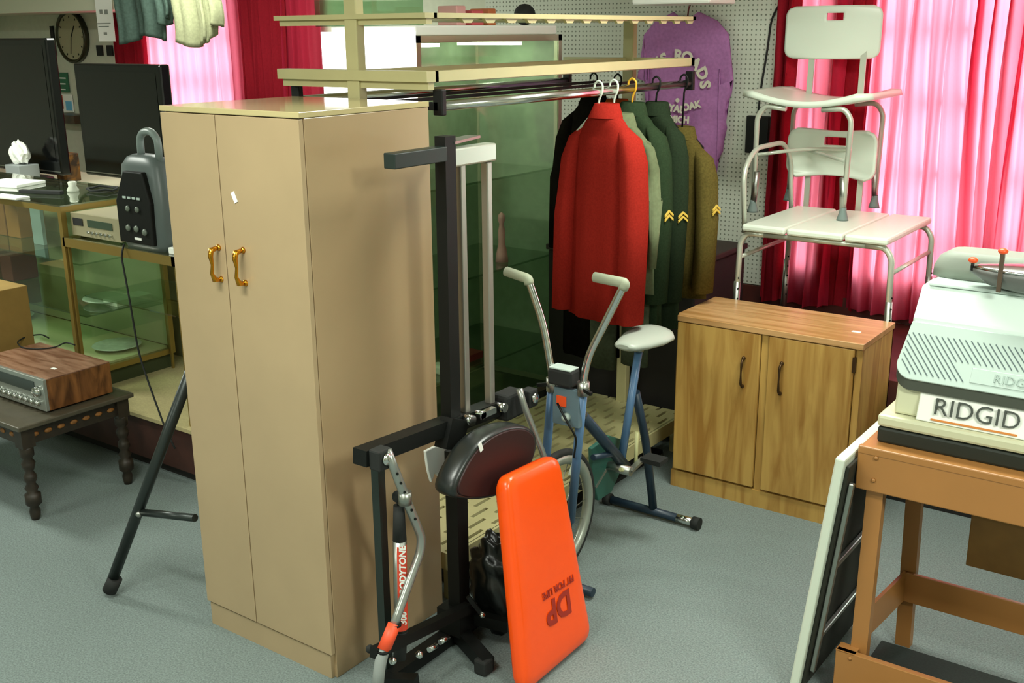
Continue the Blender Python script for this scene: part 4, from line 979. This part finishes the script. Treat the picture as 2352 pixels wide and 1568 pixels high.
B(AX0+.03, AX1-.03, AY1-.02, AY1-.012, .40, AZ1-.03, 'sliding_back', mat('back_sliding_panel', 'b4b894', .5), ca_t)
B(AX0+.001, AX1-.001, AY0+.001, AY1-.001, AZ1, AZ1+.008, 'glass_top', glass('counter_top_glass', 'dfe9dd', .25, .03), ca_t)
B(AX0+.028, AX1-.028, AY0+.008, AY0+.013, .39, AZ1-.03, 'front_pane', M_cg, ca_t)
B(AX1-.013, AX1-.008, AY0+.03, AY1-.03, .39, AZ1-.03, 'side_pane', M_cg, ca_t)
for z in (.66, .93): B(AX0+.03, AX1-.03, AY0+.09, AY1-.03, z, z+.008, 'glass_shelf', glass('shelf_glass', 'dbe8dc', .1), ca_t)
def plate(x, y, z, r, label, m=M_white):
    return tag(MB().lathe((x, y, z), [(r*.5, 0), (r*.62, .006), (r, .022), (r*.98, .026), (r*.6, .012), (.002, .01)], 28).build('plate', m, None, origin=(x, y, z)), label, 'plate', 'plates inside the glass counter')
def fl_(u, v, z): return px(u, v, z=z)
q = px(102, 715, z=.405); plate(q.x, min(AY1-.2, q.y), .401, .12, 'white china plate in the counter beside the cardboard box')
q = px(225, 675, z=.668); plate(-5.05, 3.26, .669, .14, 'large patterned white plate on the counter shelf, at left', mat('patterned_china', 'c6d2c8', .3, noise=.15, scale=40))
plate(-5.05, 3.27, .401, .13, 'white plate on the counter floor under the large patterned plate', mat('patterned_china', 'c6d2c8', .3))
tag(B(-5.02, -4.9, 3.2, 3.42, .669, .70, 'paper_stack', M_paper), 'stack of white paper on the counter shelf beside the patterned plate', 'paper')
for k, (u, v, w, h, c, lb) in enumerate(((30, 540, .16, .2, 'a5683a', 'orange-brown box on the upper shelf of the glass counter, leftmost'), (62, 530, .13, .2, 'b4763e', 'orange-brown box on the upper counter shelf beside a pale blue card'), (8, 650, .2, .16, '8a5a3a', 'brown box on the middle shelf of the glass counter, left'), (50, 655, .12, .15, '7c3c30', 'reddish box on the middle shelf of the glass counter'))):
    zz = .939 if v < 600 else .669
    q = px(u, v, Y=3.3)
    tag(B(q.x-w/2, q.x+w/2, 3.22, 3.38, zz, zz+h, 'display_box', mat('box'+c, c, .7), None, .004), lb, 'box', 'boxes inside the glass counter')
q = px(92, 520, Y=3.2); tag(B(q.x-.05, q.x+.05, 3.18, 3.2, .939, 1.16, 'card', mat('pale_blue_card', 'a9bac4', .6)), 'pale blue card standing on the upper shelf of the glass counter', 'card')
# lower counter with gold frame
cbt = thing('low_counter', 'gold-framed low glass-topped counter carrying stereo and portable radio', 'counter', (-4.3, 3.2, .28))
BX0, BX1, BY0, BY1, BZ = -4.835, -3.97, 2.90, 3.48, 1.095
f = MB(); f.box(BX0, BX1, BY0, BY0+.02, BZ-.045, BZ-.002); f.box(BX0, BX1, BY1-.02, BY1, BZ-.045, BZ-.002); f.box(BX1-.02, BX1, BY0, BY1, BZ-.045, BZ-.002); f.box(BX0, BX0+.015, BY0, BY1, BZ-.045, BZ-.002)
f.build('metal_frame', M_goldanod, cbt)
B(BX0+.002, BX1-.002, BY0+.002, BY1-.002, BZ-.006, BZ, 'glass_top', glass('counter_top_glass', 'dfe9dd', .25, .03), cbt)
B(BX0+.02, BX1-.02, BY1-.03, BY1-.01, BZ-.19, BZ-.046, 'back_apron', wood('apron_wood', '6a5420', '8c7434', (8, 8, 1)), cbt)
B(BX1-.03, BX1-.005, BY0+.02, BY1-.02, .28, BZ-.046, 'end_panel', M_goldanod, cbt)
z = px(385, 700, Y=BY0+.1).z
B(BX0+.002, BX1-.03, BY0+.08, BY1-.05, .78, .787, 'glass_shelf', glass('shelf_glass', 'dbe8dc', .1), cbt)
for y in (BY0+.02, BY1-.03): B(BX0+.0, BX0+.012, y, y+.012, .28, BZ-.046, 'end_post', M_goldanod, cbt)
# stereo receiver
q = px(160, 533, z=BZ)
r2 = thing('stereo_receiver', 'silver stereo receiver on the gold-framed counter behind the portable radio', 'stereo', (-4.6, 3.15, BZ))
sx0, sy0 = -4.815, 2.945
B(sx0, sx0+.40, sy0+.012, sy0+.34, BZ+.01, BZ+.118, 'case', mat('champagne_case', 'a69e80', .4), r2, .003)
fp = B(sx0, sx0+.40, sy0, sy0+.012, BZ+.008, BZ+.12, 'front_panel', mat('champagne_metal', 'b4ac8c', .35, .4), r2, .002)
B(sx0+.02, sx0+.10, sy0-.003, sy0, BZ+.06, BZ+.095, 'display_window', M_rub, fp); B(sx0+.14, sx0+.34, sy0-.003, sy0, BZ+.06, BZ+.095, 'display_window', mat('green_dial', '3c4c3c', .3), fp)
for k in range(6): MB().cyl((sx0+.15+.035*k, sy0, BZ+.035), (sx0+.15+.035*k, sy0-.014, BZ+.035), .007).build('knob', M_chrome, fp)
for x in (sx0+.03, sx0+.35):
    for y in (sy0+.04, sy0+.3): MB().cyl((x, y, BZ), (x, y, BZ+.01), .014).build('foot', M_rub, r2)
# portable radio
bbx = thing('portable_radio', 'black portable radio with grey carrying handle standing on the low counter', 'radio', (-4.2, 3.0, BZ))
q = px(276, 545, z=BZ); rx0 = -4.385; rx1 = -4.06; ry0, ry1 = 2.915, 3.06
zt = px(335, 352, Y=2.95).z
zt = min(zt, BZ+.43)
def rbox(cx, cy, z, a, b): return sell(cx, cy, z, a, b, 28, 4)
cx_, cy_ = (rx0+rx1)/2, (ry0+ry1)/2; a_, b_ = (rx1-rx0)/2, (ry1-ry0)/2
MB().rings([rbox(cx_, cy_, BZ, a_*.9, b_*.9), rbox(cx_, cy_, BZ+.03, a_, b_), rbox(cx_, cy_, BZ+.2, a_*.99, b_*.95), rbox(cx_, cy_, zt-.05, a_*.86, b_*.8), rbox(cx_, cy_, zt-.012, a_*.62, b_*.65), rbox(cx_, cy_, zt, a_*.4, b_*.4)]).build('radio_body', mat('grey_black_plastic', '5a6462', .4), bbx)
fpz = MB(); pl = [(cx_-a_*.86, BZ+.03), (cx_+a_*.7, BZ+.03), (cx_+a_*.7, BZ+.22), (cx_+a_*.45, zt-.07), (cx_-a_*.4, zt-.07), (cx_-a_*.86, BZ+.22)]
fpo = fpz.prism([(x, ry0-.012, z) for x, z in pl], (0, .03, 0)).build('control_panel', M_black, bbx, bevel=.006)
for dx, dz, r in ((-.06, .10, .016), (.0, .10, .016), (.06, .09, .016), (-.05, .19, .014), (.02, .19, .014)):
    MB().lathe((cx_+dx, ry0-.012, BZ+dz), [(r, 0), (r*.9, .008), (.002, .009)], 12, (0, -1, 0)).build('dial', mat('dial_grey', '6a7468', .4), fpo)
for k in range(4): B(cx_-.08+.035*k, cx_-.058+.035*k, ry0-.016, ry0-.011, BZ+.235, BZ+.245, 'button', M_tg, fpo)
B(cx_-.02, cx_+.03, ry0-.016, ry0-.011, BZ+.05, BZ+.06, 'button', M_paper, fpo)
MB().tube([(cx_-.03, cy_, zt-.02), (cx_-.03, cy_, zt+.07), (cx_+.0, cy_, zt+.10), (cx_+.06, cy_, zt+.105), (cx_+.1, cy_, zt+.07), (cx_+.1, cy_, zt-.03)], .017, 12, bend=.03).build('carrying_handle', mat('handle_grey', '7a8682', .35), bbx)
q = px(368, 570, z=BZ)
tag(B(-4.045, -3.98, 2.93, 3.06, BZ, BZ+.03, 'white_box', M_paper, None, .004), 'small white box beside the portable radio at the wardrobe edge', 'box')
cbl = MB().tube([(-4.33, 2.9, BZ+.02), (-4.325, 2.875, BZ-.03), px(298, 690, Y=2.86), px(318, 810, Y=2.86), px(345, 890, Y=2.85), px(380, 985, Y=2.84), px(402, 1030, Y=2.84)], .0045, 8, bend=.12).build('cable', M_rub)
tag(cbl, 'thin black power cord hanging from the portable radio to the riser', 'cord')
# things on the long counter
tz = AZ1+.008
q = px(30, 425, z=tz); tag(MB(frame_at((q.x, q.y, tz), .3)).box(-.16, .12, -.1, .12, 0, .018, .004).build('paper_stack', M_paper, None, origin=(q.x, q.y, tz)), 'bright white paper stack lying on the long counter, rear', 'paper')
q = px(25, 455, z=tz); tag(MB(frame_at((q.x, q.y, tz), .1)).box(-.12, .1, -.04, .04, 0, .012, .003).build('envelope', M_paper, None, origin=(q.x, q.y, tz)), 'white envelope at the front edge of the long counter', 'paper')
q = px(95, 445, z=tz); tag(MB(frame_at((q.x, q.y, tz), .35)).box(-.13, .13, -.015, .015, 0, .02, .004).build('knife_sheath', M_rub, None, origin=(q.x, q.y, tz)), 'long black narrow case lying diagonally on the long counter', 'case')
q = px(168, 440, z=tz); tag(MB().lathe((q.x, q.y, tz), [(.03, 0), (.032, .01), (.02, .03), (.024, .05), (.018, .055)], 16).build('glass_jar', mat('white_jar', 'd8dccc', .2), None, origin=(q.x, q.y, tz)), 'small white jar alone in the middle of the long counter top', 'jar')
q = px(235, 438, z=tz)
tag(MB().tube([(q.x+.09*math.cos(a), min(q.y, AY1-.12)+.07*math.sin(a), tz+.008+.004*(k % 3)) for k, a in enumerate([i*PI/6 for i in range(25)])], .006, 8).build('coiled_cable', M_rub), 'coil of black cable on the long counter behind the stereo', 'cable')
# rear counter with televisions
rc_ = thing('rear_counter', 'pale counter behind the glass showcase carrying two televisions', 'counter', (-7, 4.0, .28))
RZ = 1.13
B(-9.4, -4.9, 3.62, 4.3, .28, RZ-.03, 'counter_body', mat('beige_board', '9c9a7c', .7), rc_)
B(-9.42, -4.88, 3.6, 4.32, RZ-.03, RZ, 'counter_top', mat('pale_counter_top', 'b0ac94', .4), rc_)
M_scr = mat('black_screen', '050607', .12, spec=.6)
def tv(c0, c1, zb, zt, y, label, foot=True, rot=0):
    cx = (c0+c1)/2; hw = (c1-c0)/2; t = thing('television', label, 'television', (cx, y+.1, RZ), 'televisions on the rear counter'); F_ = frame_at((cx, y, 0), rot)
    MB(F_).box(-hw, hw, 0, .07, zb, zt, .012).build('cabinet', mat('gloss_black', '0a0c0c', .15), t)
    MB(F_).box(-hw+.045, hw-.045, -.002, .004, zb+.085, zt-.045).build('screen', M_scr, t)
    MB(F_).box(-hw+.01, hw-.01, -.003, .002, zb+.02, zb+.026).build('silver_trim', M_steel, t)
    MB(F_).bar((0, .05, RZ+.01), (0, .05, zb+.03), .12, .03, (0, 1, 0)).build('neck', M_black, t)
    MB(F_).rings([[Vector((r*math.cos(2*PI*k/28), .05+r*.45*math.sin(2*PI*k/28), RZ+h)) for k in range(28)] for r, h in ((hw*.55, 0), (hw*.55, .012), (hw*.3, .02))]).build('foot', M_black, t)
    return t
YT = 3.85
a, b, c = px(167, 145, Y=YT), px(366, 150, Y=YT), px(190, 400, Y=YT)
tv(a.x, b.x, max(RZ+.03, c.z), a.z, YT, 'black flat television reflecting amber light, beside the pink curtain')
a, b, c = px(-110, 92, Y=YT), px(104, 92, Y=YT), px(110, 400, Y=YT)
tv(a.x, b.x, max(RZ+.03, c.z), a.z+.01, YT, 'larger black television cut off by the left edge of the photo')
q0, q1 = px(140, 350, Y=4.0), px(172, 415, Y=4.0)
tag(B(q0.x, q1.x, 3.95, 4.05, RZ, q0.z, 'carved_box', wood('dark_amber_wood', '2c1c10', '8a5a1c', (6, 6, 6)), None, .006), 'dark amber wooden box between the two televisions', 'box')
q = px(48, 372, Y=3.72)
tag(B(q.x-.09, q.x+.07, 3.66, 3.80, RZ, RZ+.13, 'reflection_block', mat('reflection_grey', '9aa0a0', .6), None, .004), 'grey block added for a reflection in the larger television', 'box')  # block added in place of a grey reflection on the screen
b = bmesh.new(); bmesh.ops.create_icosphere(b, subdivisions=3, radius=1)
for v in b.verts:
    n_ = v.co.copy(); r = 1+.12*math.sin(n_.x*7+n_.z*4)+.1*math.sin(n_.y*9)
    v.co = Vector((q.x-.02+n_.x*.08*r*(1-.5*max(0, n_.z)), 3.73+n_.y*.05*r, RZ+.131+max(0, .07+n_.z*.075*r)))
mb = MB(); mb.merge(b, False); tag(mb.build('bag_and_reflection_lump', M_paper, None, origin=(q.x, 3.73, RZ+.13)), 'crumpled white lump added for a reflection in the larger television', 'bag')  # lump added in place of a white reflection on the screen
# on the wall
yw = W-.02
c = px(167, 85, Y=yw)
ck = thing('wall_clock', 'large round clock with dark rim on the wall above the televisions', 'clock', (c.x, yw, c.z))
R1 = (px(167, 27, Y=yw).z-px(167, 145, Y=yw).z)/2*1.02
MB().lathe((c.x, W-.002, c.z), [(R1*.9, 0), (R1, .0), (R1, .045), (R1*.93, .05), (R1*.88, .03), (R1*.86, .028)], 48, (0, -1, 0)).build('rim', mat('dark_olive_rim', '3a3824', .25, .4), ck)
MB().lathe((c.x, W-.031, c.z), [(R1*.87, 0), (R1*.87, .004)], 48, (0, -1, 0)).build('dial_face', mat('brass_green_face', 'a8a484', .35, .2), ck)
MB().bar((c.x, W-.037, c.z), (c.x+.06, W-.037, c.z+.09), .01, .003, (0, 1, 0)).build('hour_hand', M_black, ck); MB().bar((c.x, W-.037, c.z), (c.x-.03, W-.037, c.z-.14), .008, .003, (0, 1, 0)).build('minute_hand', M_black, ck)
for k in range(12):
    a = k*PI/6; MB().bar((c.x+R1*.72*math.cos(a), W-.037, c.z+R1*.72*math.sin(a)), (c.x+R1*.8*math.cos(a), W-.037, c.z+R1*.8*math.sin(a)), .01, .002, (0, 1, 0)).build('hour_mark', M_black, ck)
def wallrect(u0, v0, u1, v1, name, label, cat, m, y=yw, th=.012):
    a, b = px(u0, v0, Y=y), px(u1, v1, Y=y); return tag(B(a.x, b.x, y, y+th, b.z, a.z, name, m), label, cat)
# paper sign hanging from the soffit
a, b = px(214, -30, Y=4.88), px(265, 95, Y=4.88)
sg = thing('paper_sign', 'white paper notice hanging from the soffit beside the clock', 'sign', (a.x, 4.88, b.z))
B(a.x, b.x, 4.88, 4.884, b.z, a.z, 'paper', M_paper, sg)
M_ink = mat('grey_ink', '8a8e86', .8)
for u0, u1, v0, v1 in ((228, 236, 22, 32), (239, 248, 22, 33), (222, 254, 53, 55), (226, 250, 60, 62), (238, 246, 74, 80)):
    a, b = px(u0, v0, Y=4.879), px(u1, v1, Y=4.879); B(a.x, b.x, 4.8785, 4.88, b.z, a.z, 'print_mark', M_ink, sg)
wallrect(113, 60, 128, 128, 'small_picture', 'narrow dark frame on the wall left of the clock', 'picture', M_rub)
for k, (u, lb) in enumerate(((220, 'small dark picture under the paper notice, left of the pair'), (243, 'small dark picture under the paper notice, right of the pair'))): wallrect(u, 104, u+15, 128, 'small_picture', lb, 'picture', M_rub)
g = wallrect(112, 166, 158, 212, 'green_poster', 'green and white striped poster behind the televisions', 'poster', mat('poster_green', '2e6c4c', .6))
for v in (177, 190, 203): 
    a, b = px(114, v, Y=yw-.004), px(150, v+4, Y=yw-.004); B(a.x, b.x, yw-.005, yw, b.z, a.z, 'white_stripe', M_paper, g)
g = wallrect(114, 215, 168, 258, 'picture_poster', 'white poster with red figure and blue corner under the green poster', 'poster', M_paper)
a, b = px(126, 218, Y=yw-.004), px(146, 250, Y=yw-.004); B(a.x, b.x, yw-.005, yw, b.z, a.z, 'red_figure', mat('poster_red', 'b04c38', .6), g)
a, b = px(150, 232, Y=yw-.004), px(166, 254, Y=yw-.004); B(a.x, b.x, yw-.005, yw, b.z, a.z, 'blue_corner', mat('poster_blue', '6ab4d8', .6), g)
a = px(110, 262, Y=W-.2); b = px(172, 285, Y=W-.2); tag(B(a.x, b.x, W-.2, W-.02, b.z, a.z, 'wall_shelf', wood('dark_shelf_wood', '2c2418', '4c3c28', (3, 3, 3))), 'dark wooden wall shelf under the posters', 'shelf')
# garments hanging at the top left
rail = MB().cyl(px(255, -40, Y=4.75), px(640, -40, Y=4.75), .012).build('garment_rail', M_steel); 
rz_ = px(255, -40, Y=4.75).z
rail.data.materials[0] = M_steel; tag(rail, 'steel rail above the photo edge carrying two hanging garments', 'rail')
for u in (262, 630): MB().cyl(px(u, -40, Y=4.75), Vector((px(u, -40, Y=4.75).x, 4.75, 2.8)), .008).build('rail_hanger_rod', M_steel, rail)
def rag(u0, u1, vb, name, label, cat, m, tail=0):
    a, b = px(u0, vb, Y=4.75), px(u1, vb, Y=4.75); ph = random.random()*5; t0_ = px((u0+u1)/2, -40, Y=4.75).z
    def f(s, t):
        x = a.x+(b.x-a.x)*s; z = a.z+(t0_-a.z)*t
        return (x+.01*math.sin(t*6), 4.75+.03*math.sin(s*9+ph)+.012*math.sin(s*23), z+.03*math.sin(s*5+ph)*(1-t)+tail*s*(1-t))
    return tag(MB().sheet(f, 40, 14).build(name, m, None, origin=((a.x+b.x)/2, 4.75, a.z), solid=.02), label, cat)
M_tealc = cloth('teal_fabric', '46564e', noise=.15); M_beige = cloth('beige_fabric', '969878', noise=.12)
rag(283, 378, 92, 'shirt', 'teal grey garment hanging before the left curtains', 'shirt', M_tealc)
rag(373, 397, 48, 'shirt_sleeve', 'short dark teal sleeve hanging beside the teal garment', 'sleeve', M_tealc)
rag(402, 486, 98, 'shirt', 'beige garment hanging right of the teal one', 'shirt', M_beige)
rag(480, 512, 88, 'shirt_sleeve', 'beige sleeve ending beside the pink curtain', 'sleeve', M_beige, .08)

# ================================================================ CARVED TABLE, RECEIVER, CARTON
M_dkw = mat('dark_carved_wood', '2a2218', .45, noise=.3, scale=30)
ct = thing('carved_table', 'dark carved low table with turned legs bearing the wood-cased receiver', 'table', (-4.8, 2.49, 0))
TX0, TX1, TY0, TY1, TZ = -5.45, -4.195, 2.205, 2.775, .45
B(TX0, TX1, TY0, TY1, TZ-.022, TZ, 'table_top', mat('dark_table_top', '4c4638', .35, noise=.15, scale=20), ct, .005)
ap = MB(); ap.box(TX0+.04, TX1-.04, TY0+.035, TY0+.055, TZ-.10, TZ-.022); ap.box(TX0+.04, TX1-.04, TY1-.055, TY1-.035, TZ-.10, TZ-.022); ap.box(TX1-.055, TX1-.035, TY0+.04, TY1-.04, TZ-.10, TZ-.022); ap.box(TX0+.035, TX0+.055, TY0+.04, TY1-.04, TZ-.10, TZ-.022)
apo = ap.build('carved_apron', M_dkw, ct)
M_carv = mat('gilt_carving', '8a5a28', .5, noise=.4, scale=60)
for k in range(7):
    y = TY0+.09+k*.062
    MB().sphere((TX1-.034, y, TZ-.062), .018, (.35, 1.1, .6), 8).build('carved_leaf', M_carv, apo)
for k in range(6):
    x = TX1-.12-k*.075
    MB().sphere((x, TY0+.034, TZ-.062), .018, (1.1, .35, .6), 8).build('carved_leaf', M_carv, apo)
for x in (TX1-.05, TX0+.05):
    for y in (TY0+.05, TY1-.05):
        lg_ = MB().lathe((x, y, 0), [(.018, 0), (.022, .02), (.024, .04), (.018, .06), (.034, .075), (.034, .12), (.02, .13), (.03, .15), (.018, .17), (.028, .19), (.026, .21), (.016, .225), (.026, .245), (.03, .265), (.018, .285), (.03, .30), (.03, .33), (.03, .345)], 16).build('turned_leg', M_dkw, ct)
        B(x-.03, x+.03, y-.03, y+.03, .34, TZ-.022, 'leg_block', M_dkw, lg_)
rcv = thing('wood_receiver', 'wood-cased stereo receiver with silver front on the carved table', 'stereo', (-4.48, 2.54, TZ))
RX0_, RX1_, RY0_, RY1_, RZ1 = -4.83, -4.262, 2.385, 2.712, TZ+.155
M_rose = wood('rosewood_case', '4c2c14', '8c5a30', (5, 5, 1.2), .35, 3.5)
M_roset = wood('rosewood_top', '6a4430', '96705a', (1.2, 8, 8), .3, 3)
B(RX0_, RX1_, RY0_+.012, RY1_, TZ+.008, RZ1-.006, 'wooden_case', M_rose, rcv, .002)
B(RX0_, RX1_, RY0_+.012, RY1_, RZ1-.006, RZ1, 'case_top', M_roset, rcv, .002)
fr = B(RX0_, RX1_, RY0_-.006, RY0_+.012, TZ+.008, RZ1-.001, 'silver_front', mat('silver_face', 'a8ada6', .3, .6), rcv, .003)
B(RX0_+.02, RX1_-.07, RY0_-.009, RY0_-.005, RZ1-.07, RZ1-.02, 'tuning_window', mat('dark_dial_glass', '38403c', .2), fr)
MB().lathe((RX1_-.045, RY0_-.006, RZ1-.06), [(.024, 0), (.022, .02), (.002, .022)], 20, (0, -1, 0)).build('tuning_knob', M_chrome, fr)
for k in range(8): MB().lathe((RX1_-.05-.045*k, RY0_-.006, TZ+.042), [(.013, 0), (.011, .018), (.002, .019)], 14, (0, -1, 0)).build('knob', M_chrome, fr)
for x in (RX0_+.04, RX1_-.04):
    for y in (RY0_+.04, RY1_-.04): MB().cyl((x, y, TZ), (x, y, TZ+.009), .014).build('foot', M_rub, rcv)
q = px(124, 846, z=RZ1); B(q.x-.016, q.x+.016, q.y-.008, q.y+.008, RZ1, RZ1+.001, 'price_tag', M_paper, rcv)
tag(MB().tube([px(u, v, z=RZ1+.005) for u, v in ((172, 792), (150, 785), (130, 797), (90, 802), (50, 799), (38, 785), (60, 772), (95, 767), (112, 776))], .0035, 8, bend=.04).build('loose_cord', M_rub), 'thin black cord looped on top of the wood-cased receiver', 'cord')
q = px(62, 655, Y=TY1-.02)
tag(B(q.x-.45, q.x, TY1-.25, TY1-.02, TZ, q.z, 'cardboard_box', mat('brown_cardboard', '96783e', .8, noise=.06), None, .003), 'tan cardboard box on the carved table behind the receiver', 'box')
# black tube stand left of the wardrobe
bt = thing('tube_stand', 'black folding tube stand splayed on the carpet left of the wardrobe', 'stand', (-3.2, 2.2, 0))
Ft = px(252, 1362, z=.012); P2 = Vector((-3.1, 2.229, .776)); dr = (P2-Ft); Tp = Ft+dr*1.32
M_dkst = mat('black_tube_steel', '2c3230', .35, .4)
lg1 = MB().tube([Ft+Vector((0, 0, .02)), Tp], .0205, 14).build('leg', M_dkst, bt)
MB().tube([Ft-dr.normalized()*.0+Vector((0, 0, .01)), Ft+dr*.085], .027, 14).build('rubber_foot', M_rub, lg1)
F2 = Vector((-2.98, 2.78, .03)); lg2 = MB().tube([F2, Tp+Vector((-.0, .04, 0))], .0205, 14).build('leg', M_dkst, bt)
MB().tube([F2-Vector((0, 0, .02)), F2+Vector((0, 0, .05))], .027, 14).build('rubber_foot', M_rub, lg2)
m1 = Ft+dr*.44
MB().tube([m1, px(448, 1189, X=-2.95)], .014, 12).build('cross_tube', M_dkst, bt)
MB().sphere(m1+Vector((.012, -.012, .0)), .012).build('rivet', M_steel, bt)
MB().tube([Tp-Vector((0, .03, 0)), Tp+Vector((0, .07, 0))], .026, 12).build('hinge', M_dkst, bt)
# small lint scraps
sc_m = MB()
for u, v in ((1355, 1290), (262, 1262), (140, 1060), (405, 1145)):
    pass
for o in bpy.data.objects:
    for k_ in ('_base', '_sub'):
        if k_ in o: del o[k_]
